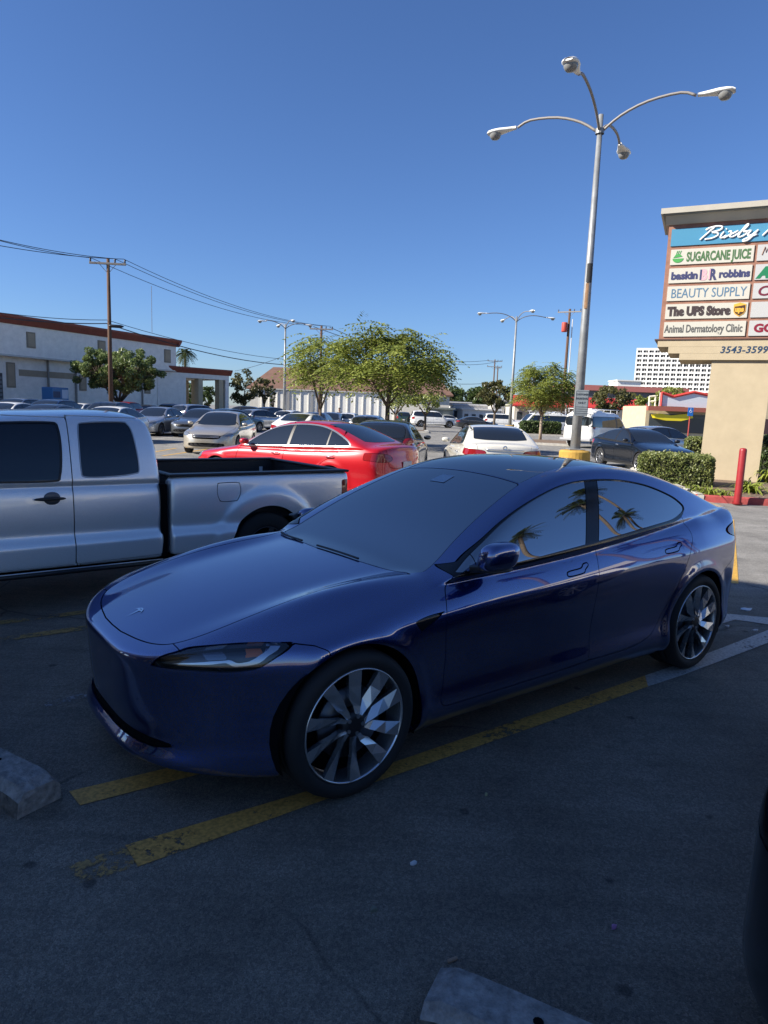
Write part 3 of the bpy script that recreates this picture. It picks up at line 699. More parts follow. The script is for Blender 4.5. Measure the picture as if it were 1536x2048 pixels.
KIND['coupe'] = dict(KIND['sedan'], RA=.352, WB=2.70, w=1.80, nose=-.86, tail=3.72, wg=.83,
    g0=[(.2, .78), (.5, .95), (.85, 1.13), (1.2, 1.30), (1.5, 1.385), (1.8, 1.42), (2.15, 1.41), (2.5, 1.365), (2.9, 1.25), (3.3, 1.12), (3.6, 1.00)], style='ten')
KIND['hatch'] = dict(KIND['sedan'], WB=2.64, w=1.76, nose=-.85, tail=3.38, wg=.82,
    zt=[(-1.0, .64), (-.75, .76), (-.4, .86), (0, .93), (.45, .985), (.9, 1.0), (2.4, 1.03), (3.4, 1.06)],
    g0=[(.15, .80), (.45, .985), (.85, 1.20), (1.2, 1.38), (1.5, 1.455), (1.9, 1.48), (2.4, 1.465), (2.85, 1.41), (3.05, 1.34), (3.2, 1.22), (3.36, 1.0)],
    dlo=[(.62, .965), (.92, 1.16), (1.2, 1.30), (1.5, 1.365), (1.95, 1.39), (2.45, 1.37), (2.80, 1.30), (3.0, 1.18), (2.95, 1.08), (2.3, 1.03), (1.4, .99)],
    ws=[(.45, -.1), (.48, .4), (.56, .68), (.9, .62), (1.34, .55), (1.40, .3), (1.42, -.1)], rw=None, rwr=[(-.1, 1.06), (.55, 1.08), (.60, 1.12), (.52, 1.36), (-.1, 1.38)],
    doors=[[(.60, .97), (.50, .72), (.48, .40), (.54, .30), (1.52, .30), (1.56, .45), (1.60, .98), (1.64, 1.4), (1.1, 1.4), (.75, 1.1)], [(1.56, .40), (1.62, .30), (2.10, .32), (2.24, .50), (2.44, .72), (2.60, .90), (2.64, 1.05), (2.6, 1.37), (1.64, 1.4), (1.60, .98)]],
    tail_l=[(.56, .92), (.72, .90), (.92, .92), (.92, 1.06), (.62, 1.08)], trunk=[(-.1, .62), (.50, .62), (.56, .80), (.56, 1.05), (-.1, 1.05)])
KIND['suv'] = dict(KIND['sedan'], WB=2.68, HZ=.36, RT=.36, rim=.235, RA=.41, w=1.86, nose=-.88, tail=3.62, wg=.87, tum=.34, zb=.28,
    zt=[(-1.0, .80), (-.75, .92), (-.4, 1.0), (0, 1.06), (.45, 1.11), (.9, 1.12), (2.4, 1.13), (3.7, 1.14)],
    g0=[(.1, .90), (.42, 1.09), (.8, 1.31), (1.15, 1.52), (1.45, 1.62), (1.9, 1.66), (2.5, 1.66), (3.05, 1.60), (3.3, 1.48), (3.45, 1.30), (3.6, 1.05)], bz=[(0, 1.08), (1.6, 1.11), (3.4, 1.15)],
    dlo=[(.62, 1.09), (.90, 1.27), (1.2, 1.45), (1.5, 1.53), (2.0, 1.555), (2.6, 1.55), (3.05, 1.49), (3.22, 1.34), (3.20, 1.22), (2.3, 1.15), (1.4, 1.11)],
    ws=[(.42, -.1), (.45, .4), (.54, .70), (.9, .66), (1.28, .62), (1.34, .3), (1.36, -.1)], rw=None, rwr=[(-.1, 1.16), (.60, 1.18), (.66, 1.24), (.58, 1.50), (-.1, 1.52)],
    hood=[(-.82, -.1), (-.80, .35), (-.70, .58), (-.4, .68), (.2, .74), (.48, .73), (.43, .4), (.40, -.1)],
    doors=[[(.60, 1.1), (.50, .82), (.48, .48), (.54, .38), (1.52, .38), (1.56, .53), (1.60, 1.1), (1.64, 1.57), (1.1, 1.57), (.75, 1.25)], [(1.56, .50), (1.62, .38), (2.10, .40), (2.24, .60), (2.44, .85), (2.60, 1.05), (2.66, 1.2), (2.62, 1.55), (1.64, 1.57), (1.60, 1.1)]],
    lamp=[(.54, .80), (.80, .77), (.93, .82), (.93, .92), (.74, .90), (.57, .86)], grille=[(-.1, .66), (.44, .68), (.52, .86), (-.1, .88)], intake=[(-.1, .38), (.50, .40), (.60, .46), (.50, .52), (-.1, .54)],
    tail_l=[(.64, .90), (.94, .90), (.94, 1.16), (.72, 1.18)], trunk=[(-.1, .55), (.58, .55), (.62, .85), (.62, 1.14), (-.1, 1.14)])
KIND['big_suv'] = dict(KIND['suv'], WB=3.30, HZ=.39, RT=.39, RA=.45, w=2.0, nose=-.92, tail=4.45, wg=.95, tum=.22, zb=.36,
    zt=[(-1.0, 1.0), (-.75, 1.08), (-.4, 1.12), (.4, 1.18), (4.4, 1.22)],
    g0=[(.2, .95), (.50, 1.17), (.9, 1.50), (1.2, 1.77), (1.5, 1.87), (2.2, 1.90), (3.4, 1.90), (4.05, 1.86), (4.25, 1.70), (4.40, 1.2)], bz=[(0, 1.15), (4.4, 1.22)],
    dlo=[(.68, 1.20), (.98, 1.48), (1.22, 1.70), (1.5, 1.74), (2.2, 1.76), (3.4, 1.76), (3.98, 1.72), (4.08, 1.60), (4.08, 1.30), (3.0, 1.24), (1.4, 1.21)], bp=(1.85, 1.93, 2.85),
    ws=[(.52, -.1), (.55, .5), (.64, .78), (.9, .76), (1.18, .72), (1.20, .3), (1.22, -.1)], rwr=[(-.1, 1.24), (.68, 1.26), (.74, 1.32), (.68, 1.70), (-.1, 1.74)],
    doors=[[(.60, 1.1), (.55, .82), (.55, .48), (1.80, .45), (1.86, 1.1), (1.88, 1.78), (1.25, 1.78), (.85, 1.4)], [(1.86, .45), (2.60, .45), (2.80, .85), (2.95, 1.05), (2.95, 1.78), (1.88, 1.78)]])
KIND['van'] = dict(KIND['suv'], WB=3.45, HZ=.37, RT=.37, RA=.42, w=2.0, nose=-.85, tail=4.72, wg=.965, tum=.08, zb=.36, rad=(.05, .06, .05, .035, .02),
    zt=[(-1.0, .95), (-.75, 1.06), (-.3, 1.14), (.3, 1.22), (4.7, 1.24)],
    g0=[(-.1, .95), (.22, 1.20), (.6, 1.60), (.9, 1.92), (1.15, 2.04), (2.2, 2.08), (4.2, 2.08), (4.6, 2.04), (4.68, 1.8), (4.72, 1.2)], bz=[(0, 1.15), (4.7, 1.24)],
    dlo=[(.45, 1.20), (.75, 1.55), (.95, 1.74), (1.2, 1.80), (3.0, 1.80), (4.42, 1.79), (4.50, 1.72), (4.50, 1.30), (4.42, 1.24), (1.4, 1.21)], bp=(1.40, 1.60, 2.55), bp2=(2.35, 2.72),
    ws=[(.24, -.1), (.26, .5), (.34, .80), (.6, .80), (.92, .76), (.94, .3), (.96, -.1)], rwr=[(.06, 1.28), (.74, 1.28), (.78, 1.34), (.74, 1.74), (.06, 1.78)], hood=[(-.78, -.1), (-.76, .5), (-.4, .70), (.22, .78), (.20, .4), (.20, -.1)],
    doors=[[(.35, 1.2), (.45, .82), (.48, .45), (1.45, .45), (1.50, 1.1), (1.50, 1.88), (1.0, 1.88), (.6, 1.5)], [(1.54, .45), (2.60, .45), (2.60, 1.88), (1.54, 1.88)]],
    tail_l=[(.88, 1.15), (1.0, 1.15), (1.0, 1.62), (.88, 1.62)], trunk=[(.01, .50), (.86, .50), (.86, 1.92), (.01, 1.95)], lamp=[(.60, .85), (.95, .85), (.95, 1.02), (.60, 1.02)])
LENS_W = mat('head_lens', (.30, .32, .34), .08, .6, ior=1.8); LENS_R = mat('tail_lens', (.25, .01, .012), .08, 0, .5)
TYRE_FAR = mat('tyre_far', (.015, .015, .016), .8)
def make_car(kind, col, hi=False, name=None, plate=True, nu=None, mirror=True):
    k = KIND[kind]; root = empty(name or {'sedan': 'sedan_car', 'camry': 'sedan_car', 'coupe': 'sedan_car', 'hatch': 'hatchback_car', 'suv': 'sport_utility_car', 'big_suv': 'sport_utility_car', 'van': 'cargo_van'}[kind])
    hw = k['w']/2; nose, tail = k['nose'], k['tail']; WB, HZ, RA = k['WB'], k['HZ'], k['RA']; zs = k['zb']
    Pw = Sp((nose, hw-.10), (nose*.5, hw-.02), (.5, hw-.005), (1.5, hw), (WB, hw), (tail-.3, hw-.03), (tail, hw-.07))
    big = kind in ('van', 'big_suv')
    Vz = Sp((zs-.1, -.05), (zs+.05, -.012), (.42, -.018), (.60, -.008), (.74, 0), (.95, -.035 if not big else -.01), (1.15, -.09 if not big else -.02), (1.4, -.12 if not big else -.06))
    def W(x, z):
        v = Pw(x)+Vz(z)
        for hx in (0, WB): r = np.sqrt((x-hx)**2+(z-HZ)**2); v = v+.014*np.exp(-((r-RA-.02)/.05)**2)
        return v
    zt = Sp(*k['zt']); g0 = Sp(*k['g0']); bz = Sp(*k['bz'])
    NZ = Sp((.1, .05), (.3, .0), (.5, .0), (.62, .02), (.8, .06), (1.0, .12 if not big else .06))
    sp = dict(W=W, T=lambda x, ya: zt(x)-.05*ya**2-.05*ya**4, Xf=lambda ya, z: nose+NZ(z)+.07*(ya/.5)**(3.0 if not big else 4.5), Xr=lambda ya, z: tail-.06*(ya/.6)**3+np.interp(z, [.2, .35, .6, .9, 1.2, 2], [-.08, 0, 0, -.03, -.03 if not big else 0, -.1 if not big else 0]),
        Zb=lambda x: np.interp(x, [nose, 0, WB, tail], [zs, zs-.02, zs-.02, zs+.06]), Wg=lambda x, z: smin(k['wg']-k['tum']*(z-bz(x))-.2*np.clip(z-bz(x), 0, 1)**2+.004-.03*np.clip(x-WB, 0, 1), k['wg']+.04+1.0*(z-bz(x)), .02),
        G=lambda x, ya: g0(x+(.10*ya**2)*(x < 1.6))-.08*ya**2, r=k['rad'])
    a, b_ = (110, 160) if hi else (64, 88)
    zc = .62 if not big else .85
    Sk = implicit_skin(carF(sp), nose+.4, tail-.4, zc, a, b_, a//5)
    def arch(K, ra):
        for hx in (0, WB): r = np.sqrt((K.V[:, 0]-hx)**2+(K.V[:, 2]-HZ)**2); K = K.clip(np.minimum(ra-r, np.abs(K.V[:, 1])-.45))
        return K
    Sk = arch(Sk, RA)
    inner = arch(implicit_skin(carF(sp, .018), nose+.4, tail-.4, zc, 36, 48, 8), RA+.01); inner.make('under_body', DARK, root)
    GL = GLASS_FAR
    ws = sp_poly(k['ws'], (0, 2, 4, 6), 5); zmin = k['bz'][0][1]-.04
    Sk, _ = panel(Sk, lambda K: np.maximum(top_f(K, ws, zmin), K.V[:, 0]-1.6), 'windshield', GL, root, .01, .01)
    if k['rw']: Sk, _ = panel(Sk, lambda K: top_f(K, sp_poly(k['rw'], (0, 2, 4, 6), 5), zmin), 'rear_window', GL, root, .01, .01)
    else: Sk, _ = panel(Sk, lambda K: rear_f(K, sp_poly(k['rwr'], (0,), 3), tail-1.0), 'rear_window', GL, root, .01, .01)
    dlo = sp_poly(k['dlo'], (0,), 4)
    rest = Sk.clip(-(side_f(Sk, dlo)-.022)); band = Sk.clip(side_f(Sk, dlo)-.022); Sk = rest
    gl = band.clip(side_f(band, dlo)); tr = band.clip(-side_f(band, dlo)); p0, p1, p2 = k['bp']
    for s in (-1, 1):
        tr.clip(tr.V[:, 1]*s).make('window_trim', BLACK if kind != 'sedan' else mat('bright_trim', (.5, .5, .5), .25, .8), root, .01, .003)
        g1 = gl.clip(gl.V[:, 1]*s)
        segs = [('front_window', .4, p0, GL), ('door_pillar', p0+.004, p1-.004, BLACK), ('rear_side_window', p1, p2, GL), ('window_divider', p2+.004, p2+.035, BLACK), ('rear_quarter_window', p2+.04, 9, GL)]
        for nm, x0, x1, mm in segs:
            q = g1.clip(x0-g1.V[:, 0]); q = q.clip(q.V[:, 0]-x1) if len(q.V) else q
            if len(q.F): q.make(nm, mm, root, .008, -.004)
    Sk, _ = panel(Sk, lambda K: top_f(K, sp_poly(k['hood'], (0, 5, 7), 4), .5), 'hood', col, root, .009, .016)
    Sk, _ = panel(Sk, lambda K: front_f(K, sp_poly(k['lamp'], (0, 2, 3), 3), nose+.48), 'headlight', LENS_W, root, .006, .01, pair=True)
    Sk, _ = panel(Sk, lambda K: front_f(K, sp_poly(k['grille'], (0, 4), 3), 0), 'grille', BLACK, root, .006, .03, -.02)
    Sk, _ = panel(Sk, lambda K: front_f(K, sp_poly(k['intake'], (0, 4), 3), 0), 'lower_grille', BLACK, root, .006, .03, -.02)
    Sk, _ = panel(Sk, lambda K: rear_f(K, sp_poly(k['tail_l'], (2, 3), 3), tail-.42), 'taillight', LENS_R, root, .006, .01, pair=True)
    if kind == 'van': Sk, _ = panel(Sk, lambda K: rear_f(K, k['trunk'], tail-.5), 'rear_door', col, root, .012, .02, pair=True)
    else: Sk, _ = panel(Sk, lambda K: rear_f(K, sp_poly(k['trunk'], (0, 3, 4), 3), tail-.35), 'trunk_lid', col, root, .008, .014)
    for nm, d in zip(('front_door', 'rear_side_door'), k['doors']):
        Sk, _ = panel(Sk, lambda K: side_f(K, sp_poly(d, (), 3)), nm, col, root, .010, .014, pair=True)
    Sk.make('body', col, root, .02)
    for s in (-1, 1):
        if mirror: blob('mirror', (.80, s*(hw+.06), zmin+.12), (.07, .10, .06), col, root, 2.6, 8)
        for hx in [max(q[0] for q in d if q[1] < 1.11)-.2 for d in k['doors']]: MB().tube([(hx-.09, s*(hw-.012), zmin-.06), (hx-.06, s*(hw+.016), zmin-.06), (hx+.06, s*(hw+.016), zmin-.055), (hx+.09, s*(hw-.012), zmin-.055)], .011, 6).build('door_handle', CHROME if hi else col, root, True)
        for hx in (0, WB):
            well('wheel_well', hx, HZ, RA+.004, s*(hw-.03), s*.5, root)
            wheel('wheel', root, hx, s*(hw-.01), HZ, k['RT'], k['rim'], .21, k.get('style', 'five' if kind != 'sedan' else 'ten'), ALLOY, tyre=TYRE_FAR if not hi else RUBBER, seg=40 if hi else 24)
    MB().bbox(tail+.004, tail+.012, -.16, .16, (.66 if not big else .85), (.80 if not big else 1.0), .002).build('number_plate', mat('plate_white', (.6, .6, .6), .5), root)
    if hi and kind == 'sedan':
        m = MB()
        for zz in (.60, .64, .68): m.tube([(nose+.028+.07*(abs(y)/.5)**3, y, zz) for y in np.linspace(-.44, .44, 13)], .009, 6)
        m.build('grille_bar', CHROME, root, True)
    if kind in ('camry',) : MB().tube([(tail-.02-.06*(abs(y)/.6)**3, y, .955) for y in np.linspace(-.42, .42, 11)], .012, 6).build('trunk_strip', CHROME, root, True)
    if kind == 'camry':
        MB().lathe([(.02, 0), (.03, .004), (.042, .004), (.05, 0)], 20, (tail-.02, 0, 1.0), 'x').build('badge', CHROME, root, True)
    if kind == 'van':
        m = MB()
        for y in (-.72, .72): m.tube([(.9, y, 2.24), (4.5, y, 2.24)], .022, 6)
        for x in (1.1, 2.0, 2.9, 3.8, 4.4):
            m.tube([(x, -.72, 2.24), (x, .72, 2.24)], .02, 6)
            for y in (-.72, .72): m.tube([(x, y, 2.02), (x, y, 2.24)], .018, 6)
        m.build('roof_rack', mat('rack_white', (.7, .7, .7), .4), root)
        MB().bbox(tail, tail+.16, -.95, .95, .42, .58, .03).build('rear_bumper', mat('bumper_grey', (.45, .45, .46), .4, .5), root)
    return root
CP = {}
def cpaint(n):
    T_ = dict(red=((.50, .006, .014), .25), champagne=((.52, .47, .38), .6), silver=((.40, .42, .45), .7), white=((.78, .77, .73), 0.), cream=((.74, .71, .62), .15), black=((.012, .013, .016), .3), navy=((.003, .005, .010), .3), grey=((.11, .12, .13), .6), blue=((.05, .10, .20), .6), green=((.03, .06, .05), .4), darkgrey=((.035, .038, .042), .5), teal=((.10, .16, .18), .6), bluegrey=((.22, .27, .35), .65))
    c, m = T_[n]; return paint('paint_'+n, c, m, .3, 1., .06)
BASE = {}
def place(kind, cn, x, y, yaw, label, cat='car', group=None, hi=False, dx=None):
    """centre of the wheelbase at x, y; yaw is the direction the tail points"""
    key = (kind, hi)
    if key not in BASE: BASE[key] = [make_car(kind, cpaint(cn), hi), cpaint(cn)]; r = BASE[key][0]
    else: r = copy_tree(BASE[key][0], None, {BASE[key][1]: cpaint(cn)})
    a = R(yaw); h = KIND[kind]['WB']/2; r.location = (x-h*math.cos(a), y-h*math.sin(a), 0); r.rotation_euler[2] = a
    tag(r, label, cat, group); return r
def placep(kind, cn, px, Y, yaw, label, **k):
    p = at(px, 850, Y); return place(kind, cn, p[0], p[1], yaw, label, **k)
# row of named cars
def wheels2(kind, cn, pf, pr, side, label, **k):
    """from the ground contacts of two wheels on the near side (front, rear); side = sign of y"""
    f, r = ground(*pf)[:2], ground(*pr)[:2]; d = (r-f)/np.linalg.norm(r-f); n = np.array([-d[1], d[0]])*side
    c = (f+r)/2-n*(KIND[kind]['w']/2-.1); return place(kind, cn, c[0], c[1], math.degrees(math.atan2(d[1], d[0])), label, **k)
G = 'cars parked in rows across the lot'
RED = place('sedan', 'red', -1.75, 13.75, -30, 'bright red sedan seen from its left side beyond the pickup bed', hi=True)
place('sedan', 'champagne', -6.1, 25.3, 90, 'champagne sedan facing the camera, left of the red sedan', hi=True, group=G)
placep('camry', 'cream', 976, 17.2, 271, 'cream white sedan seen from behind, red tail lamps, beyond the blue roof', hi=True)
placep('hatch', 'darkgrey', 782, 18.2, 262, 'dark hatchback with lit red tail lamp right behind the red sedan', hi=True)
place('coupe', 'navy', 8.92, 23.9, 100, 'dark navy compact sedan parked behind the clipped hedge', hi=True)
placep('van', 'white', 1200, 41.5, 228, 'white cargo van with ladder rack right of the tall lamp post', cat='van')
v2 = placep('van', 'white', 1074, 71, 8, 'white van in profile half hidden by the hedge block', cat='van')
placep('big_suv', 'white', 868, 80, 184, 'white long sport utility car in profile beyond the open asphalt', cat='car')
placep('sedan', 'silver', 313, 36.5, 84, 'silver sedan facing the camera, left of the champagne sedan', group=G)
placep('hatch', 'silver', 526, 49, 236, 'silver hatchback with its rear to the left, right of the champagne sedan', group=G)
placep('suv', 'green', 806, 84, 270, 'dark green sport utility car left of the long white one', group=G)
placep('hatch', 'silver', 1330, 31, 205, 'pale silver crossover behind the navy compact sedan')
placep('suv', 'bluegrey', 30, 40, 86, 'pale blue sport utility car at the left edge of the photo', group=G)
placep('sedan', 'white', 8, 31, 86, 'white sedan roof just above the pickup hood at the left edge', group=G)
placep('suv', 'blue', 98, 38, 86, 'blue sport utility car below the blue donation bin', group=G)
placep('sedan', 'darkgrey', 88, 29, 86, 'dark grey sedan roof just above the pickup windshield', group=G)
placep('sedan', 'white', 152, 44, 86, 'white sedan left of the utility pole', group=G)
placep('suv', 'grey', 212, 38, 86, 'grey sport utility car in front of the round crowned tree', group=G)
placep('sedan', 'white', 214, 28.5, 86, 'white sedan roof showing over the rear of the pickup cab', group=G)
placep('suv', 'red', 243, 52, 86, 'small red sport utility car under the round crowned tree', group=G)
placep('sedan', 'black', 290, 58, 86, 'black sedan at the foot of the long building', group=G)
placep('suv', 'black', 338, 55, 86, 'black sport utility car above the silver sedan roof', group=G)
placep('suv', 'silver', 402, 47, 240, 'silver sport utility car behind the champagne sedan', group=G)
placep('sedan', 'grey', 400, 36.5, 86, 'grey sedan directly behind the champagne sedan', group=G)
placep('sedan', 'teal', 470, 45, 240, 'teal grey sedan left of the silver hatchback', group=G)
placep('suv', 'black', 474, 60, 0, 'black sport utility car in profile below the porch', group=G)
placep('suv', 'darkgrey', 552, 60, 240, 'dark grey sport utility car at the foot of the left lamp post', group=G)
placep('hatch', 'white', 588, 53, 250, 'white hatchback with red lamps right of the silver hatchback', group=G)
placep('sedan', 'darkgrey', 628, 39, 86, 'charcoal sedan behind the roof of the red sedan', group=G)
placep('sedan', 'white', 617, 31, 255, 'white sedan showing its rear window above the red roof', group=G)
placep('hatch', 'white', 700, 49, 262, 'small white hatchback right of the standing person', group=G)
placep('hatch', 'silver', 742, 34, 262, 'pale hatchback below the trunk of the feathery tree', group=G)
placep('sedan', 'bluegrey', 660, 46, 86, 'blue grey sedan left of the standing person', group=G)
placep('sedan', 'darkgrey', 955, 76, 180, 'dark sedan in profile between the white sport utility car and the lamp base', group=G)
placep('big_suv', 'white', 1008, 92, 180, 'white sport utility car far behind the right lamp post', group=G)
placep('sedan', 'white', 900, 96, 190, 'white sedan far off behind the long white sport utility car', group=G)
placep('sedan', 'silver', 350, 64, 86, 'silver sedan in the last row below the porch wall', group=G)
# ================================================================ setting
def asphalt_mat():
    m = bpy.data.materials.new('asphalt'); m.use_nodes = True; t = m.node_tree; b = t.nodes['Principled BSDF']; L = t.links.new
    tc = t.nodes.new('ShaderNodeTexCoord')
    def noise(sc, det=6, rough=.6, vec=None):
        n = t.nodes.new('ShaderNodeTexNoise'); n.inputs['Scale'].default_value = sc; n.inputs['Detail'].default_value = det; n.inputs['Roughness'].default_value = rough
        L(vec or tc.outputs['Object'], n.inputs['Vector']); return n.outputs['Fac']
    def ramp(src, p0, c0, p1, c1):
        r = t.nodes.new('ShaderNodeValToRGB'); r.color_ramp.elements[0].position = p0; r.color_ramp.elements[1].position = p1
        r.color_ramp.elements[0].color = (*c0, 1); r.color_ramp.elements[1].color = (*c1, 1); L(src, r.inputs[0]); return r.outputs[0]
    def mul(a, b_, f=1.0, mode='MULTIPLY'):
        x = t.nodes.new('ShaderNodeMix'); x.data_type = 'RGBA'; x.blend_type = mode; x.inputs[0].default_value = f; L(a, x.inputs[6]); L(b_, x.inputs[7]); return x.outputs[2]
    # light difference put into the colour: shaded asphalt near, old sunlit asphalt beyond
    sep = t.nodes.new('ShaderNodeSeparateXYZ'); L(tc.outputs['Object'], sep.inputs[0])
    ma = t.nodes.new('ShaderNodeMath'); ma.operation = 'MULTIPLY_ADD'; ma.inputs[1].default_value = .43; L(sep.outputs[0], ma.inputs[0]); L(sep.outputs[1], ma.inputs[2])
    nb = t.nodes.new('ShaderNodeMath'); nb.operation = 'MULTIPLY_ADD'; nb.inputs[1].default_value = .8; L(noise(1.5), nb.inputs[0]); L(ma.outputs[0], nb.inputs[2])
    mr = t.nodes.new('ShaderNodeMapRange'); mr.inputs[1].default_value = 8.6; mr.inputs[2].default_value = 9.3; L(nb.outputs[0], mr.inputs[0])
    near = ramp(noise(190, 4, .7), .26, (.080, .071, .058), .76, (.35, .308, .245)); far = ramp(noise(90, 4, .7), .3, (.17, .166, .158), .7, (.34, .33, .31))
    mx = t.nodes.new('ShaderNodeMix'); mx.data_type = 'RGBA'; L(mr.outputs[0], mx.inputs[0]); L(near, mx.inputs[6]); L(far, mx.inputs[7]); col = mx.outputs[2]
    col = mul(col, ramp(noise(1.1, 9, .68), .34, (.60, .60, .60), .66, (1.12, 1.12, 1.12)))
    mp = t.nodes.new('ShaderNodeMapping'); mp.inputs['Rotation'].default_value = (0, 0, .35); mp.inputs['Scale'].default_value = (.35, 5, 1); L(tc.outputs['Object'], mp.inputs[0])
    col = mul(col, ramp(noise(1.6, 5, .7, mp.outputs[0]), .35, (.78, .78, .78), .62, (1.05, 1.05, 1.05)), .8)
    vs = t.nodes.new('ShaderNodeTexVoronoi'); vs.inputs['Scale'].default_value = 105; L(tc.outputs['Object'], vs.inputs['Vector']); bw = t.nodes.new('ShaderNodeRGBToBW'); L(vs.outputs['Color'], bw.inputs[0])
    col = mul(col, ramp(bw.outputs[0], .25, (.80, .80, .80), .85, (1.30, 1.28, 1.24)))
    # oil and gum spots
    v = t.nodes.new('ShaderNodeTexVoronoi'); v.inputs['Scale'].default_value = 3.4; v.inputs['Randomness'].default_value = 1; L(tc.outputs['Object'], v.inputs['Vector'])
    nd = t.nodes.new('ShaderNodeMath'); nd.operation = 'MULTIPLY_ADD'; nd.inputs[1].default_value = .09; L(noise(14), nd.inputs[0]); L(v.outputs['Distance'], nd.inputs[2])
    col = mul(col, ramp(nd.outputs[0], .105, (.45, .45, .46), .145, (1, 1, 1)))
    # fine cracks
    v2 = t.nodes.new('ShaderNodeTexVoronoi'); v2.feature = 'DISTANCE_TO_EDGE'; v2.inputs['Scale'].default_value = .55
    wv = t.nodes.new('ShaderNodeMix'); wv.data_type = 'RGBA'; wv.inputs[0].default_value = .12; L(tc.outputs['Object'], wv.inputs[6])
    nn = t.nodes.new('ShaderNodeTexNoise'); nn.inputs['Scale'].default_value = 2.5; nn.inputs['Detail'].default_value = 6; L(tc.outputs['Object'], nn.inputs['Vector']); L(nn.outputs['Color'], wv.inputs[7]); L(wv.outputs[2], v2.inputs['Vector'])
    cr = ramp(v2.outputs['Distance'], .0015, (.35, .35, .35), .005, (1, 1, 1)); crm = ramp(noise(.45, 3), .48, (1, 1, 1), .56, (0, 0, 0))
    cx = t.nodes.new('ShaderNodeMix'); cx.data_type = 'RGBA'; L(crm, cx.inputs[0]); L(cr, cx.inputs[6]); cx.inputs[7].default_value = (1, 1, 1, 1)
    col = mul(col, cx.outputs[2])
    L(col, b.inputs['Base Color']); b.inputs['Roughness'].default_value = .82; b.inputs['Specular IOR Level'].default_value = .35
    vb = t.nodes.new('ShaderNodeTexVoronoi'); vb.inputs['Scale'].default_value = 170; L(tc.outputs['Object'], vb.inputs['Vector'])
    bp = t.nodes.new('ShaderNodeBump'); bp.inputs['Strength'].default_value = .55; bp.inputs['Distance'].default_value = .006; L(vb.outputs['Distance'], bp.inputs['Height']); L(bp.outputs[0], b.inputs['Normal'])
    return m
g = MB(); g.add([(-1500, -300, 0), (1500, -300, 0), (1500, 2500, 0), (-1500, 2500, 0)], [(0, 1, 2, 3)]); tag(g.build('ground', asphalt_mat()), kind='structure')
def worn(name, col, wear):
    m = mat(name, col, .6); t = m.node_tree; b = t.nodes['Principled BSDF']; L = t.links.new; o = [n for n in t.nodes if n.type == 'OUTPUT_MATERIAL'][0]
    tc = t.nodes.new('ShaderNodeTexCoord'); n = t.nodes.new('ShaderNodeTexNoise'); n.inputs['Scale'].default_value = 22; n.inputs['Detail'].default_value = 9; n.inputs['Roughness'].default_value = .78; L(tc.outputs['Object'], n.inputs['Vector'])
    n2 = t.nodes.new('ShaderNodeTexNoise'); n2.inputs['Scale'].default_value = 2.2; n2.inputs['Detail'].default_value = 3; L(tc.outputs['Object'], n2.inputs['Vector'])
    a = t.nodes.new('ShaderNodeMath'); a.operation = 'MULTIPLY_ADD'; a.inputs[1].default_value = .55; L(n2.outputs['Fac'], a.inputs[0]); L(n.outputs['Fac'], a.inputs[2])
    r = t.nodes.new('ShaderNodeMapRange'); r.inputs[1].default_value = wear-.02; r.inputs[2].default_value = wear+.02; L(a.outputs[0], r.inputs[0])
    tr = t.nodes.new('ShaderNodeBsdfTransparent'); mx = t.nodes.new('ShaderNodeMixShader'); L(r.outputs[0], mx.inputs[0]); L(tr.outputs[0], mx.inputs[1]); L(b.outputs[0], mx.inputs[2]); L(mx.outputs[0], o.inputs[0])
    n3 = t.nodes.new('ShaderNodeTexNoise'); n3.inputs['Scale'].default_value = 60; n3.inputs['Detail'].default_value = 4; L(tc.outputs['Object'], n3.inputs['Vector'])
    c = t.nodes.new('ShaderNodeValToRGB'); c.color_ramp.elements[0].position = .35; c.color_ramp.elements[1].position = .6; c.color_ramp.elements[0].color = (*[q*.62 for q in col], 1); c.color_ramp.elements[1].color = (*col, 1); L(n3.outputs['Fac'], c.inputs[0]); L(c.outputs[0], b.inputs['Base Color'])
    return m
if True: YEL = worn('yellow_paint', (.68, .36, .085), .67); YELW = worn('yellow_paint_worn', (.46, .28, .09), .77); YELB = worn('yellow_paint_fresh', (.62, .36, .06), .58); SCUFF = worn('white_scuff', (.30, .30, .30), .82); WHT = worn('white_paint', (.50, .49, .45), .66)
def strip(name, pts, m, z=.004):
    """polyline ribbon through ground pixel quads: pts = list of (left, right) pixel pairs"""
    V = []; F = []
    for a, b_ in pts: pa, pb = ground(*a), ground(*b_); V += [(pa[0], pa[1], z), (pb[0], pb[1], z)]
    for i in range(len(pts)-1): F.append((2*i, 2*i+1, 2*i+3, 2*i+2))
    return tag(obj(name, V, F, m), kind='structure')
ANG = .6561
def carw(x, y, z=0): c_, s_ = math.cos(ANG), math.sin(ANG); return (-.646+x*c_-y*s_, 3.54+x*s_+y*c_, z)
def wline(name, a, b_, w, m, z=.004):
    a = np.array(a[:2]); b_ = np.array(b_[:2]); d = (b_-a)/np.linalg.norm(b_-a); n = np.array([-d[1], d[0]])*w/2
    V = [(*(a-n), z), (*(a+n), z), (*(b_+n), z), (*(b_-n), z)]; return tag(obj(name, V, [(0, 3, 2, 1)], m), kind='structure')
strip('marking', [((250, 1692), (275, 1735)), ((600, 1588), (618, 1612)), ((760, 1535), (778, 1556)), ((1100, 1419), (1110, 1440)), ((1290, 1352), (1296, 1374))], YEL)
strip('marking', [((135, 1733), (160, 1768)), ((252, 1693), (277, 1734))], YELW)
strip('marking', [((1290, 1352), (1296, 1374)), ((1360, 1328), (1366, 1351)), ((1440, 1298), (1448, 1320)), ((1536, 1261), (1545, 1283)), ((1700, 1205), (1706, 1226))], WHT, .0045)
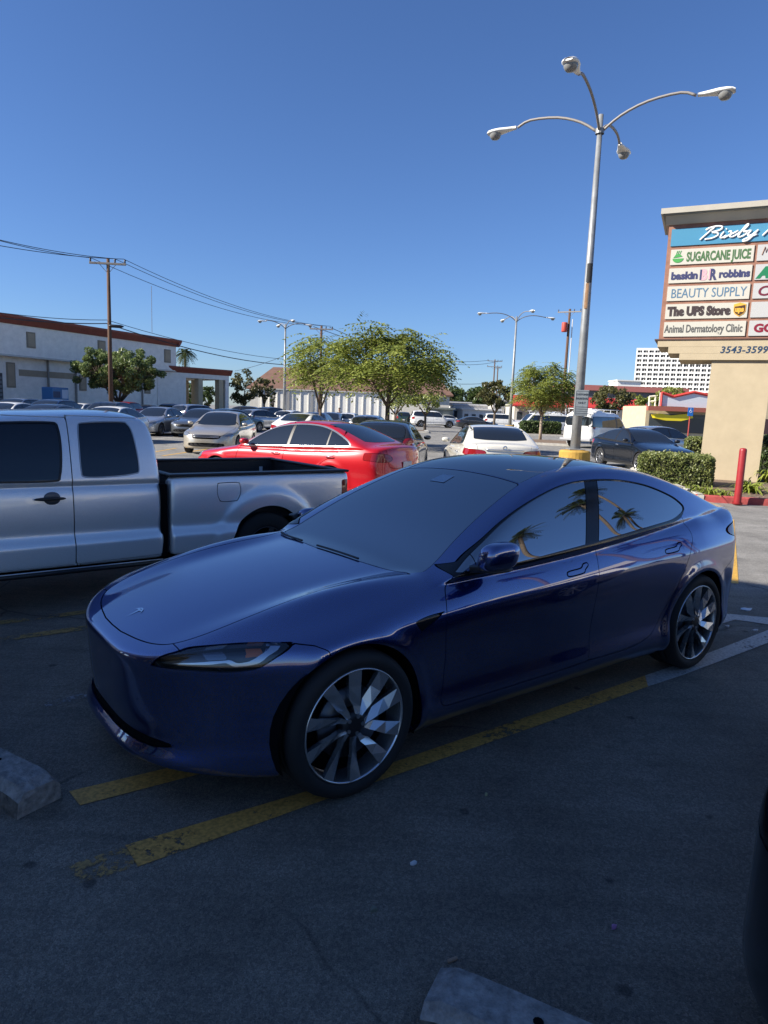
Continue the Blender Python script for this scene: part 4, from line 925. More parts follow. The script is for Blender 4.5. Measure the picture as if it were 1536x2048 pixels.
strip('marking', [((138, 1584), (160, 1612)), ((375, 1528), (390, 1552)), ((520, 1490), (532, 1512)), ((700, 1440), (710, 1460))], YEL)
strip('marking', [((1425, 1238), (1430, 1252)), ((1452, 1228), (1470, 1240)), ((1536, 1236), (1538, 1250)), ((1640, 1252), (1640, 1268))], WHT, .0045)
strip('marking', [((1456, 1166), (1477, 1168)), ((1456, 1110), (1473, 1110)), ((1452, 1040), (1468, 1040)), ((1440, 1037), (1462, 1037))], YELB)
wline('marking', ground(0, 1246), ground(190, 1222), .10, YELW); wline('marking', ground(0, 1280), ground(200, 1252), .10, YELW)
for px in (325, 470, 600):
    p = ground(px, 912); wline('marking', p, (p[0]+.4, p[1]+5.0), .12, YELB)
wline('marking', ground(90, 1412), ground(175, 1390), .07, SCUFF, .0042)
# ---------------------------------------------------------------- wheel stops
CONC = mat('concrete', (.27, .255, .235), .85, noise=(26, .45), bump=(60, 1.0)); CONCD = mat('concrete_grimy', (.13, .115, .10), .9, noise=(30, .6), bump=(60, 1.0))
def wheel_stop(loc, rz, label):
    prof = [(-.088, 0), (-.084, .085), (-.058, .125), (.058, .125), (.084, .085), (.088, 0)]; L_ = .92
    V = []; F = []; xs = [-L_, -L_+.07, -L_+.12, L_-.12, L_-.07, L_]
    xs = [-L_, -L_+.05, -L_+.10]+list(np.linspace(-L_+.2, L_-.2, 9))+[L_-.10, L_-.05, L_]
    for i, x in enumerate(xs):
        e = min(i, len(xs)-1-i); s = {0: .80, 1: .95}.get(e, 1.0); zz = {0: .80, 1: .98}.get(e, 1.0)
        for y, z in prof: V.append((x+random.uniform(-.004, .004), y*(.80+.2*s)*1.15+random.uniform(-.002, .002), z*zz))
    n = len(xs)
    for i in range(n-1):
        for k in range(5): F.append((i*6+k, i*6+k+1, (i+1)*6+k+1, (i+1)*6+k))
    F.append(tuple(range(6))[::-1]); F.append(tuple(range((n-1)*6, n*6)))
    o = obj('wheel_stop', V, F, None, mats=[CONC, CONCD], fmat=[(1 if (i % 5) in (0, 4) and random.random() < .6 else 0) for i in range(5*(n-1))]+[0, 0], loc=loc, rz=rz)
    for hx in (-.62, .62):
        MB().lathe([(.0001, .1262), (.014, .1262), (.0145, .127)], 10, (hx, 0, 0)).build('anchor_hole', DARK, o)
    return tag(o, label, 'wheel stop', 'concrete wheel stops')
p = ground(900, 1990, .125); d = ground(1130, 2048, .125)-ground(870, 1935, .125); a = math.atan2(d[1], d[0])
e0 = (ground(868, 1937, .06)+ground(822, 2035, .06))/2
wheel_stop((e0[0]+.95*math.cos(a), e0[1]+.95*math.sin(a), 0), a, 'concrete wheel stop at the bottom edge of the photo')
d2 = ground(120, 1560, .125)-ground(0, 1500, .125); a2 = math.atan2(d2[1], d2[0]); e1 = ground(82, 1592, .06)
wheel_stop((e1[0]-.93*math.cos(a2), e1[1]-.93*math.sin(a2), 0), a2, 'concrete wheel stop cut by the left edge of the photo')
# ---------------------------------------------------------------- litter
def litter(px, py, size, col, label, name, rz=.3, rough=.6):
    q = ground(px, py); V = []; n = 9
    for k in range(n): r_ = size*(.7+.5*random.random()); V.append((r_*math.cos(2*math.pi*k/n), .6*r_*math.sin(2*math.pi*k/n), .004+.012*random.random()))
    V.append((0, 0, .018)); F = [(k, (k+1) % n, n) for k in range(n)]
    V2 = [(x*.9, y*.9, 0.0) for x, y, z in V[:n]]; b_ = len(V); V += V2; F += [(k, b_+k, b_+(k+1) % n, (k+1) % n) for k in range(n)]
    return tag(obj(name, V, F, mat('litter_'+name, col, rough), loc=(q[0], q[1], 0.001), rz=rz), label, 'litter')
litter(826, 1730, .014, (.6, .62, .65), 'tiny crumpled white scrap on the asphalt beside a dark stain', 'foil_scrap')
litter(748, 1822, .014, (.16, .17, .13), 'small grey green pebble on the asphalt', 'pebble')
litter(1228, 1858, .010, (.5, .25, .5), 'small pink petal lying on the dark asphalt', 'petal')
litter(972, 1592, .007, (.35, .36, .2), 'tiny yellowish leaf scrap on the asphalt', 'leaf_scrap')
litter(1493, 1220, .060, (.75, .76, .78), 'white paper scrap behind the rear wheel of the blue sedan', 'paper_scrap')
litter(1510, 1262, .03, (.65, .65, .65), 'small white scrap beside the white line', 'paper_bit'); litter(1455, 1254, .022, (.65, .65, .65), 'smaller white fleck by the rear wheel', 'paper_fleck')
q = ground(905, 1922); tag(MB().bbox(-.018, .018, -.006, .006, 0, .010, .003).build('cigarette_butt', mat('butt', (.35, .24, .16), .8), loc=(q[0], q[1], 0), rz=.5), 'brown cigarette butt lying by the lower wheel stop', 'litter')
# ---------------------------------------------------------------- leaves
def leafmat(name, c0, c1, sc=3.0):
    m = bpy.data.materials.new(name); m.use_nodes = True; t = m.node_tree; t.nodes.clear(); L = t.links.new
    o = t.nodes.new('ShaderNodeOutputMaterial'); d = t.nodes.new('ShaderNodeBsdfPrincipled'); tl = t.nodes.new('ShaderNodeBsdfTranslucent'); mx = t.nodes.new('ShaderNodeMixShader'); mx.inputs[0].default_value = .28
    d.inputs['Roughness'].default_value = .45; g_ = t.nodes.new('ShaderNodeObjectInfo'); tc = t.nodes.new('ShaderNodeTexCoord'); n = t.nodes.new('ShaderNodeTexNoise'); n.inputs['Scale'].default_value = sc; n.inputs['Detail'].default_value = 5; n.inputs['Roughness'].default_value = .7
    L(tc.outputs['Object'], n.inputs['Vector']); r = t.nodes.new('ShaderNodeValToRGB'); r.color_ramp.elements[0].position = .35; r.color_ramp.elements[1].position = .65; r.color_ramp.elements[0].color = (*c0, 1); r.color_ramp.elements[1].color = (*c1, 1)
    L(n.outputs['Fac'], r.inputs[0]); L(r.outputs[0], d.inputs['Base Color']); L(r.outputs[0], tl.inputs['Color']); L(d.outputs[0], mx.inputs[1]); L(tl.outputs[0], mx.inputs[2]); L(mx.outputs[0], o.inputs[0]); return m
LEAF_F = leafmat('leaf_feathery', (.11, .16, .03), (.32, .34, .07)); LEAF_D = leafmat('leaf_dark', (.035, .065, .018), (.10, .14, .035)); LEAF_M = leafmat('leaf_mid', (.08, .13, .04), (.23, .28, .09)); LEAF_H = leafmat('leaf_hedge', (.08, .12, .03), (.28, .30, .10), 9); LEAF_O = leafmat('leaf_olive', (.055, .065, .022), (.14, .13, .04)); LEAF_L = leafmat('leaf_lily', (.16, .22, .03), (.36, .40, .07)); LEAF_P = leafmat('leaf_palm', (.03, .05, .02), (.08, .10, .03))
BARK = mat('bark', (.10, .075, .055), .9, noise=(8, .4), bump=(30, .8)); BARKL = mat('bark_pale', (.30, .24, .18), .9, noise=(8, .3), bump=(30, .6))
def quads(name, C, U, Wd, m, parent=None, fold=0.0):
    """leaf quads: centre C, half-length vector U, half-width vector Wd"""
    n = len(C); V = np.empty((n*4, 3)); V[0::4] = C-U; V[1::4] = C+Wd; V[2::4] = C+U; V[3::4] = C-Wd
    me = bpy.data.meshes.new(name); me.vertices.add(n*4); me.vertices.foreach_set('co', V.ravel()); me.loops.add(n*4); me.loops.foreach_set('vertex_index', np.arange(n*4)); me.polygons.add(n)
    me.polygons.foreach_set('loop_start', np.arange(n)*4); me.polygons.foreach_set('loop_total', np.full(n, 4)); me.update(calc_edges=True); me.validate(); me.materials.append(m)
    o = bpy.data.objects.new(name, me); COL.objects.link(o)
    if parent is not None: o.parent = parent
    return o
def unit(v): return v/np.maximum(1e-9, np.linalg.norm(v, axis=-1, keepdims=True))
def tree(px, Y, H, CW, CH, label, group=None, kind='round', m=None, bark=None, nclump=60, nleaf=110, leaf=.10, fork=.35, seed=1, lean=0.0, tr=.14, xy=None, name='broadleaf_tree', cat='tree'):
    """H total height, CW crown width, CH crown depth"""
    r = np.random.RandomState(seed); P = at(px, 850, Y)[:2] if xy is None else np.array(xy); root = empty(name, (P[0], P[1], 0)); tag(root, label, cat, group)
    zc = H-CH*.5; cl = []
    while len(cl) < nclump:
        d = r.normal(size=3); d /= np.linalg.norm(d); s = r.uniform(.35, 1)**.5
        if kind == 'umbrella': q = np.array([d[0]*CW*.46*s, d[1]*CW*.46*s, zc+d[2]*CH*.42*s+.12*CH*(1-(d[0]**2+d[1]**2)*s*s*1.6)])
        else: q = np.array([d[0]*CW*.42*s, d[1]*CW*.42*s, zc+d[2]*CH*.42*s])
        q += r.normal(size=3)*.05*CW*.5; cl.append(q)
    cl = np.array(cl); t = MB(); zf = H*fork
    t.tube([(0, 0, -.05), (lean*.3, 0, zf*.5), (lean, .02, zf)], [tr, tr*.82, tr*.75], 8)
    nb = 5; lim = []
    for k in range(nb):
        a = 2*math.pi*k/nb+r.uniform(-.3, .3); e = np.array([math.cos(a)*CW*.22, math.sin(a)*CW*.22, zf+(zc-zf)*.75]); lim.append(e)
        t.tube([(lean, .02, zf-.05), (lean+e[0]*.45, e[1]*.45, zf+(e[2]-zf)*.4), e], [tr*.6, tr*.42, tr*.26], 6)
    for c in cl:
        e = min(lim, key=lambda q: np.linalg.norm(q-c)); mid = (e+c)/2+np.array([0, 0, .06*CW*.3]); t.tube([e, mid, c], [tr*.22, tr*.13, tr*.05], 4, cap=False)
    t.build('trunk', bark or BARK, root, True)
    rad = CW/ (nclump**.5)*.62
    if kind in ('umbrella', 'feather'):
        # drooping pinnate sprays
        C, U, Wd = [], [], []
        for c in cl:
            ns = nleaf//14
            for _ in range(ns):
                o_ = c+r.normal(size=3)*rad*.45; out = np.array([o_[0], o_[1], 0])*.6/(CW*.5)+r.normal(size=3)*.5; out[2] = out[2]*.3-.05; out = unit(out); L_ = leaf*r.uniform(3.2, 5.2)
                side = unit(np.cross(out, [0, 0, 1.])+r.normal(size=3)*.15)
                for j in range(7):
                    f = (j+1)/7; pos = o_+out*L_*f+np.array([0, 0, -.40*L_*f*f])
                    for s in (-1, 1):
                        u = unit(side*s+out*.55+np.array([0, 0, -.45]))*leaf*(1.0-.35*f)*r.uniform(.7, 1.1)*.62; C.append(pos+u); U.append(u); Wd.append(unit(np.cross(u, [r.normal()*.4, r.normal()*.4, 1.]))*leaf*.17)
        C, U, Wd = np.array(C), np.array(U), np.array(Wd)
    else:
        n = nclump*nleaf; ci = r.randint(0, nclump, n); dd = unit(r.normal(size=(n, 3))); C = cl[ci]+dd*rad*(r.uniform(.2, 1, (n, 1))**.5)*np.array([1, 1, .8])
        U = unit(r.normal(size=(n, 3))+dd*.6)*leaf*r.uniform(.5, 1.1, (n, 1))*.6; Wd = unit(np.cross(U, r.normal(size=(n, 3))))*leaf*.32
    quads('crown', C, U, Wd, m or LEAF_F, root); return root
tree(774, 31, 5.35, 4.8, 2.8, 'wide feathery tree with a forked trunk behind the red sedan', kind='umbrella', nclump=80, nleaf=190, leaf=.25, fork=.36, seed=4, tr=.13)
tree(640, 34, 5.55, 2.8, 2.8, 'taller feathery tree with yellow tinged leaves right of the left lamp post', kind='feather', nclump=36, nleaf=130, leaf=.25, fork=.3, seed=9, tr=.09)
tree(1082, 47, 5.4, 4.3, 3.3, 'feathery tree with a pale trunk on the kerbed island left of the tall lamp', kind='feather', nclump=90, nleaf=200, leaf=.20, fork=.33, seed=5, bark=BARKL, tr=.12)
tree(238, 55, 6.1, 7.4, 4.0, 'dark round crowned tree in front of the long building', nclump=150, nleaf=190, leaf=.17, fork=.25, seed=3, m=LEAF_M, tr=.2)
tree(488, 78, 6.0, 4.2, 4.4, 'slender grey green tree beside the porch of the long building', nclump=40, nleaf=60, leaf=.26, seed=12, m=LEAF_O)
tree(528, 80, 5.4, 2.4, 3.2, 'sparse grey green tree in front of the brown roof', nclump=30, nleaf=50, leaf=.22, seed=13, m=LEAF_O)
tree(545, 82, 5.4, .8, 4.6, 'thin dark cypress left of the left lamp post', nclump=30, nleaf=70, leaf=.16, seed=14, m=LEAF_D, fork=.1)
tree(988, 66, 5.3, 3.9, 3.4, 'rounded olive green tree left of the right lamp post', nclump=60, nleaf=70, leaf=.24, seed=15, m=LEAF_O)
tree(790, 62, 3.6, 4.2, 1.6, 'thin low tree with see-through crown left of the long white car', nclump=28, nleaf=40, leaf=.2, seed=16, m=LEAF_F, fork=.4)
tree(850, 62, 3.6, 3.4, 1.8, 'thin low tree in front of the long white car', nclump=26, nleaf=40, leaf=.2, seed=17, m=LEAF_F, fork=.4)
for i, (px, Y, H, w_, lab) in enumerate([(880, 170, 8.5, 11, 'dark bushy tree far behind the thin low trees'), (935, 190, 9.5, 14, 'widest dark tree on the skyline left of the olive tree'), (962, 185, 9.5, 9, 'dark tree on the skyline just behind the olive tree'), (600, 150, 11.5, 6, 'small dark tree top showing over the brown roof')]):
    tree(px, Y, H, w_, H*.75, lab, 'dark trees on the far skyline', nclump=50, nleaf=60, leaf=.7, seed=30+i, m=LEAF_D)
tree(1225, 88, 5.9, 6.5, 3.6, 'bronze leaved tree behind the white cargo van', nclump=50, nleaf=60, leaf=.34, seed=41, m=LEAF_O)
tree(1292, 84, 4.9, 4.2, 3.2, 'bright green shrubby tree left of the gabled sign', nclump=50, nleaf=70, leaf=.28, seed=42, m=LEAF_F, fork=.2)
tree(1340, 118, 7.6, 7, 4, 'green tree in front of the balconied tower', nclump=45, nleaf=60, leaf=.4, seed=43, m=LEAF_F, fork=.3)
# hedges: dense leaf shells over a dark core
def hedge(cx, cy, lx, ly, h, rz, label, m, leaf=.035, dens=900, seed=1, name='hedge'):
    r = np.random.RandomState(seed); root = empty(name, (cx, cy, 0), rz); tag(root, label, 'hedge')
    MB().bbox(-lx/2+.06, lx/2-.06, -ly/2+.06, ly/2-.06, .02, h-.07, .1).build('twigs', mat('twig_core', (.018, .02, .010), .95), root)
    A = 2*(lx+ly)*h+lx*ly; n = int(A*dens); P = []; N = []
    w1 = lx*ly; w2 = lx*h; w3 = ly*h; tot = w1+2*w2+2*w3; k = r.choice(5, n, p=[w1/tot, w2/tot, w2/tot, w3/tot, w3/tot]); u = r.uniform(-.5, .5, n); v = r.uniform(-.5, .5, n)
    C = np.zeros((n, 3)); D = np.zeros((n, 3))
    for f, (a_, b_, nn) in enumerate([((lx, 0), (0, ly), (0, 0, 1)), ((lx, 0), (0, 0), (0, -1, 0)), ((lx, 0), (0, 0), (0, 1, 0)), ((0, ly), (0, 0), (-1, 0, 0)), ((0, ly), (0, 0), (1, 0, 0))]):
        q = k == f
        if f == 0: C[q] = np.stack([u[q]*lx, v[q]*ly, np.full(q.sum(), h)], 1)
        elif f < 3: C[q] = np.stack([u[q]*lx, np.full(q.sum(), (-.5 if f == 1 else .5)*ly), (v[q]+.5)*h], 1)
        else: C[q] = np.stack([np.full(q.sum(), (-.5 if f == 3 else .5)*lx), u[q]*ly, (v[q]+.5)*h], 1)
        D[q] = nn
    bumps = .05*np.sin(C[:, [0]]*9+1)*np.sin(C[:, [2]]*8+C[:, [1]]*7)+.03*np.sin(C[:, [0]]*23)*np.sin(C[:, [1]]*19+C[:, [2]]*21)
    C = C+D*(bumps+r.normal(size=(n, 1))*.028); c0 = np.array([0, 0, h*.5]); ov = np.abs((C-c0)/np.array([lx/2, ly/2, h/2])); C = c0+(C-c0)*(1-.05*np.clip((ov**6).sum(1)-1, 0, 1.6))[:, None]
    U = unit(r.normal(size=(n, 3))+D*.7)*leaf*r.uniform(.6, 1.2, (n, 1)); Wd = unit(np.cross(U, r.normal(size=(n, 3))))*leaf*.55
    quads('foliage', C, U, Wd, m, root); return root
# ================================================================ lamps
GALV = mat('galvanised', (.25, .26, .265), .5, .35, noise=(5, .2)); HEADW = mat('lamp_white', (.75, .75, .72), .4); LENSG = mat('lamp_lens_grey', (.22, .22, .21), .15); CURBY = mat('yellow_concrete', (.45, .27, .05), .8, noise=(7, .22), bump=(20, .4))
RUST = mat('rust', (.26, .15, .08), .8, noise=(12, .3))
def lamp(px, py, Y, zj, r, e, az, label, base=True, baser=.335, baseh=1.0, s=1.0):
    P = at(px, py, Y)[:2]; root = empty('parking_lot_lamp', (P[0], P[1], 0)); tag(root, label, 'lamp post', 'four armed parking lot lamps')
    MB().tube([(0, 0, .02), (0, 0, zj*.5), (0, 0, zj+.32)], [.115*s, .085*s, .05*s], 14).build('pole', GALV, root, True)
    if base:
        m = MB(); n = 10; m.lathe([(baser, 0), (baser, baseh-.03), (baser-.03, baseh), (.14, baseh+.015), (.0001, baseh+.02)], 28); m.build('concrete_base', CURBY, root, False)
        MB().bbox(-.17, .17, -.17, .17, baseh+.012, baseh+.04, .01).build('base_plate', GALV, root)
    MB().lathe([(.09, zj-.05), (.09, zj+.05)], 12).build('arm_bracket', GALV, root)
    for k in range(4):
        a = R(az+90*k); c_, s_ = math.cos(a), math.sin(a)
        pts = [(.05, 0), (.4, .30), (.9, .52), (1.5, .58), (r-.45, .45*e/.2*.5+.26)]
        f = lambda q, h, o=0: (q*c_-o*s_, q*s_+o*c_, zj+h)
        P3 = [f(q, h*.8) for q, h in pts]
        arm = MB(); S_ = []
        for i in range(len(P3)-1):
            for t in (0, .33, .66): p0 = P3[max(i-1, 0)]; p1 = P3[i]; p2 = P3[i+1]; p3 = P3[min(i+2, len(P3)-1)]; S_.append(tuple(.5*(2*p1[j]+(p2[j]-p0[j])*t+(2*p0[j]-5*p1[j]+4*p2[j]-p3[j])*t*t+(-p0[j]+3*p1[j]-3*p2[j]+p3[j])*t**3) for j in range(3)))
        S_.append(P3[-1]); arm.tube(S_, .028, 8); ao = arm.build('arm', mat('arm_steel', (.26, .24, .22), .6, .3), root, True)
        z0 = pts[-1][1]*.8; 
        # cobra head: tapering housing with a drop lens
        V = []; F = []; prof = [(0.08, .045, .045, .0), (.18, .065, .05, 0), (.33, .10, .062, 0), (.45, .145, .07, .01), (.58, .155, .07, .01), (.68, .135, .06, .005), (.73, .08, .035, 0)]; nn = 12
        for (q, w_, h_, d_) in prof:
            for j in range(nn):
                t = 2*math.pi*j/nn; V.append(f(r-.5+q, z0-.05*q+h_*math.sin(t)*(1 if math.sin(t) > 0 else .55), w_*math.cos(t)))
        for i in range(len(prof)-1):
            for j in range(nn): F.append((i*nn+j, i*nn+(j+1) % nn, (i+1)*nn+(j+1) % nn, (i+1)*nn+j))
        F += [tuple(range(nn)), tuple(range((len(prof)-1)*nn, len(prof)*nn))[::-1]]
        hd = obj('lamp_head', V, F, HEADW, root, True)
        V = []; F = []; nn = 14
        for i, (rr_, dz) in enumerate([(.128, -.03), (.126, -.07), (.105, -.115), (.07, -.145), (.001, -.158)]):
            for j in range(nn): t = 2*math.pi*j/nn; V.append(f(r+.06+rr_*math.cos(t), z0-.02+dz, rr_*math.sin(t)))
        for i in range(4):
            for j in range(nn): F.append((i*nn+j, (i+1)*nn+j, (i+1)*nn+(j+1) % nn, i*nn+(j+1) % nn))
        obj('lens', V, F, LENSG, hd, True)
    return root
def text(name, s, size, m, parent=None, font_off=0.0, shear=0.0, xs=1.0, ext=.004, align='LEFT', sp=1.0):
    """flat lettering in the local xz plane facing -y"""
    cu = bpy.data.curves.new(name, 'FONT'); cu.body = s; cu.size = size; cu.offset = font_off; cu.shear = shear; cu.extrude = ext; cu.align_x = align; cu.space_character = sp; cu.resolution_u = 3
    tmp = bpy.data.objects.new('tmp', cu); COL.objects.link(tmp); bpy.context.view_layer.update(); dg = bpy.context.evaluated_depsgraph_get()
    me = bpy.data.meshes.new_from_object(tmp.evaluated_get(dg)); bpy.data.objects.remove(tmp); me.name = name; me.materials.clear(); me.materials.append(m)
    co = np.empty(len(me.vertices)*3); me.vertices.foreach_get('co', co); co = co.reshape(-1, 3); w_ = co[:, 0].max()-co[:, 0].min() if len(co) else 0
    new = np.stack([co[:, 0]*xs, -co[:, 2], co[:, 1]], 1); me.vertices.foreach_set('co', new.ravel()); me.update()
    o = bpy.data.objects.new(name, me); COL.objects.link(o)
    if parent is not None: o.parent = parent
    o['w'] = float(w_*xs); return o
L1 = lamp(1150, 900, 15.0, 7.53, 2.23, .17, -30, 'tall four armed lamp on a yellow concrete base beyond the blue roof')
# sign on the lamp and the strap marks
lp = at(1150, 900, 15.0)[:2]
b0 = math.atan2(lp[0], lp[1])
def lamp_sign(parent):
    z0 = at(1163, 832, 14.85)[2]; z1 = at(1163, 780, 14.85)[2]
    rt = empty('parking_sign', (lp[0]+.02, lp[1]-.16, 0), -b0*.6); tag(rt, 'small grey customer parking notice strapped to the tall lamp', 'sign')
    MB().bbox(-.14, .14, -.006, .006, z0, z1, .004).build('plate', mat('sign_grey', (.22, .25, .27), .5, noise=(9, .2)), rt)
    TD = mat('sign_ink', (.05, .06, .075), .6)
    for i, (s, sz) in enumerate([('CUSTOMER', .050), ('PARKING', .058), ('ONLY', .058)]):
        t = text('lettering', s, sz, TD, rt, .0015, ext=.001, align='CENTER'); t.location = (0, -.009, z1-.11-.09*i)
    m = MB()
    for i in range(4): m.box(-.12, .12, -.008, -.0065, z0+.05+.045*i, z0+.062+.045*i)
    m.box(-.130, .130, -.0085, -.0066, z1-.028, z1-.022); m.box(-.130, .130, -.0085, -.0066, z0+.022, z0+.028); m.box(-.130, -.125, -.0085, -.0066, z0+.028, z1-.028); m.box(.125, .130, -.0085, -.0066, z0+.028, z1-.028)
    m.build('fine_print', TD, rt)
lamp_sign(L1)
for (za, zb, mm, nm) in ((4.53, 4.92, mat('tape_dark', (.03, .03, .03), .7), 'torn_strap'), (4.0, 4.52, RUST, 'rust_streak')):
    o = MB(); n = 8
    for i in range(n):
        t0 = R(225+(5.5 if nm == 'rust_streak' else 10)*i); t1 = R(225+(5.5 if nm == 'rust_streak' else 10)*(i+1)); rr = lambda z: .118-.0066*z+.003
        o.add([(rr(za)*math.cos(t0), rr(za)*math.sin(t0), za), (rr(za)*math.cos(t1), rr(za)*math.sin(t1), za), (rr(zb)*math.cos(t1), rr(zb)*math.sin(t1), zb), (rr(zb)*math.cos(t0), rr(zb)*math.sin(t0), zb)], [(0, 1, 2, 3)])
    o.build(nm, mm, L1)
lamp(1019, 860, 50, 8.35, 2.7, .2, 12, 'four armed lamp left of the kerbed island tree', s=1.15)
lamp(568, 845, 53, 7.6, 1.9, .2, 25, 'four armed lamp between the silver hatchback and the feathery tree', s=1.15)
# ================================================================ utility poles and wires
WOOD = mat('pole_wood', (.10, .055, .035), .9, noise=(4, .3, (1, 1, .2)))
def util(px, top, Y, label, arms=1, wid=2.4, yaw=0.0, rad=.15):
    P = at(px, top, Y); root = empty('utility_pole', (P[0], P[1], 0), yaw); tag(root, label, 'utility pole'); H = P[2]
    MB().tube([(0, 0, -.1), (0, 0, H)], [rad*1.25, rad*.8], 10).build('pole', WOOD, root, True)
    for i in range(arms):
        z = H-.35-1.2*i; MB().bbox(-wid/2, wid/2, -.16, -.05, z-.07, z+.07, .01).build('crossarm', mat('crossarm_grey', (.25, .23, .21), .9), root)
        m = MB()
        for s in (-1, 1): m.tube([(s*wid*.22, -.10, z-.06), (s*.05, -.05, z-.6)], .018, 4)
        m.build('brace', mat('crossarm_grey', (.25, .23, .21), .9), root)
        for x in (-wid*.47, wid*.2, wid*.47): MB().lathe([(.0001, 0), (.05, 0), (.07, .08), (.05, .11), (.08, .18), (.04, .24), (.0001, .26)], 8, (x, -.10, z+.07)).build('insulator', mat('insulator', (.05, .05, .06), .3), root, True)
    return root, P
UP1, P1 = util(216, 517, 48, 'wooden utility pole in front of the round crowned tree', yaw=.1, rad=.13)
UP2, P2 = util(1140, 618, 84, 'wooden utility pole carrying a red transformer', wid=2.8, yaw=-.5, rad=.17)
TR = tag(MB().lathe([(.0001, 0), (.32, 0), (.34, .1), (.34, 1.0), (.30, 1.1), (.0001, 1.14)], 14).build('transformer', mat('trans_red', (.40, .05, .03), .6), None, True, loc=(P2[0]-.55, P2[1]-.2, P2[2]-2.7)), 'red cylindrical transformer hung near the top of a pole', 'transformer')
MB().tube([(.42, 0, .3), (.42, 0, P2[2]-1.2)], .06, 6).build('conduit', mat('conduit', (.55, .55, .55), .6), UP2)
UP3, P3_ = util(990, 719, 150, 'distant utility pole with two crossarms on the skyline', arms=2, wid=3.2)
UP4, P4_ = util(996, 733, 165, 'short distant utility pole beside the two armed one', wid=1.6)
UP5, P5_ = util(643, 652, 78, 'wooden utility pole half hidden by the feathery trees', wid=2.6, rad=.16)
# wires
WIRE = mat('wire', (.03, .03, .035), .6)
def wire(a, b_, sag, label, rad=.02, n=18):
    m = MB(); a = np.array(a); b_ = np.array(b_); m.tube([tuple(a+(b_-a)*t-np.array([0, 0, 4*sag*t*(1-t)])) for t in np.linspace(0, 1, n)], rad, 4)
    return tag(m.build('overhead_wire', WIRE), label, 'wire', 'overhead wires strung between the utility poles')
J = P1
far = at(640, 632, 78)
for i, (dx, lab) in enumerate([(-1.1, 'lowest of the three top wires running right from the front pole'), (.5, 'middle of the three top wires running right from the front pole'), (1.1, 'uppermost of the three top wires running right from the front pole')]):
    wire((J[0]+dx, J[1]-.1, J[2]-.02), (P5_[0]+dx, P5_[1]-.1, P5_[2]), .9, lab)
wire((P5_[0]-.9, P5_[1], P5_[2]-.1), (P3_[0]-1.3, P3_[1], P3_[2]-.2), 1.6, 'upper wire right of the feathery trees', .035)
wire((P5_[0]+.9, P5_[1], P5_[2]-.1), (P3_[0]+1.3, P3_[1], P3_[2]-.2), 2.2, 'lower wire right of the feathery trees', .035)
for i, (px, py, dx, lab) in enumerate([(-160, 432, -1.1, 'uppermost wire running left from the front pole'), (-160, 437, .5, 'second wire running left from the front pole'), (-160, 458, 1.1, 'third wire running left from the front pole')]):
    wire((J[0]+dx, J[1]-.1, J[2]-.02), at(px, py, 36), .3, lab)
zc1 = at(214, 640, 48); zc2 = at(214, 647, 48)
wire(zc1, at(-160, 600, 34), .25, 'upper low cable running left from the front pole'); wire(zc2, at(-160, 612, 34), .25, 'lower low cable running left from the front pole', .03)
e1_ = at(643, 722, 78); e2_ = at(643, 730, 78)
wire(zc1, e1_, .7, 'upper low cable running right from the front pole'); wire(zc2, e2_, .9, 'lower low cable running right from the front pole', .035)
wire(e1_, at(990, 765, 150), 1.2, 'low cable between the feathery trees and the distant pole', .04)
wire(at(560, 715, 60), at(470, 742, 76), .1, 'short service cable dropping to the slender grey tree')
bx = at(232, 652, 47.8); MB_ = MB(); MB_.tube([(-.5, 0, 0), (-.3, 0, -.02), (.3, 0, -.02), (.5, 0, 0)], [.03, .11, .11, .03], 8); tag(MB_.build('cable_splice_case', BLACK, None, True, loc=bx, rz=.3), 'black splice case hanging on the cable by the front pole', 'splice case')
tag(MB().tube([(0, 0, 0), (0, 0, 5.0)], .03, 5).build('antenna_mast', GALV, None, loc=at(304, 665, 78)), 'thin antenna mast on the roof of the long building', 'antenna')
# ================================================================ buildings
class Wall:
    """vertical wall plane through p0 with direction u (unit, horizontal); d is towards the viewer"""
    def __init__(s, p0, p1): s.p = np.array(p0[:2]); v = np.array(p1[:2])-s.p; s.L = np.linalg.norm(v); s.u = v/s.L; s.n = np.array([s.u[1], -s.u[0]]); s.a = math.atan2(s.u[1], s.u[0])
    def hit(s, px, py):
        d = ray(px, py); k = (s.p@s.n)/(d[:2]@s.n); q = d*k; return float((q[:2]-s.p)@s.u), float(q[2]+CAMH)
def stucco(n, c, am=.10): return mat(n, c, .9, noise=(2.2, am), bump=(55, .25))
ST_W = stucco('stucco_grey', (.84, .80, .73)); ST_C = stucco('stucco_cream', (.50, .42, .28)); ST_L = stucco('stucco_light', (.60, .57, .50)); TRIMR = mat('trim_red', (.26, .07, .045), .7, noise=(3, .15)); TAN = stucco('panel_tan', (.38, .31, .22)); TANF = mat('panel_frame', (.27, .23, .17), .8)
def box_part(name, m, root, *b, be=.0):
    x0, x1, y0, y1, z0, z1 = b; q = MB(); (q.bbox(x0, x1, y0, y1, z0, z1, be) if be else q.box(x0, x1, y0, y1, z0, z1)); return q.build(name, m, root)
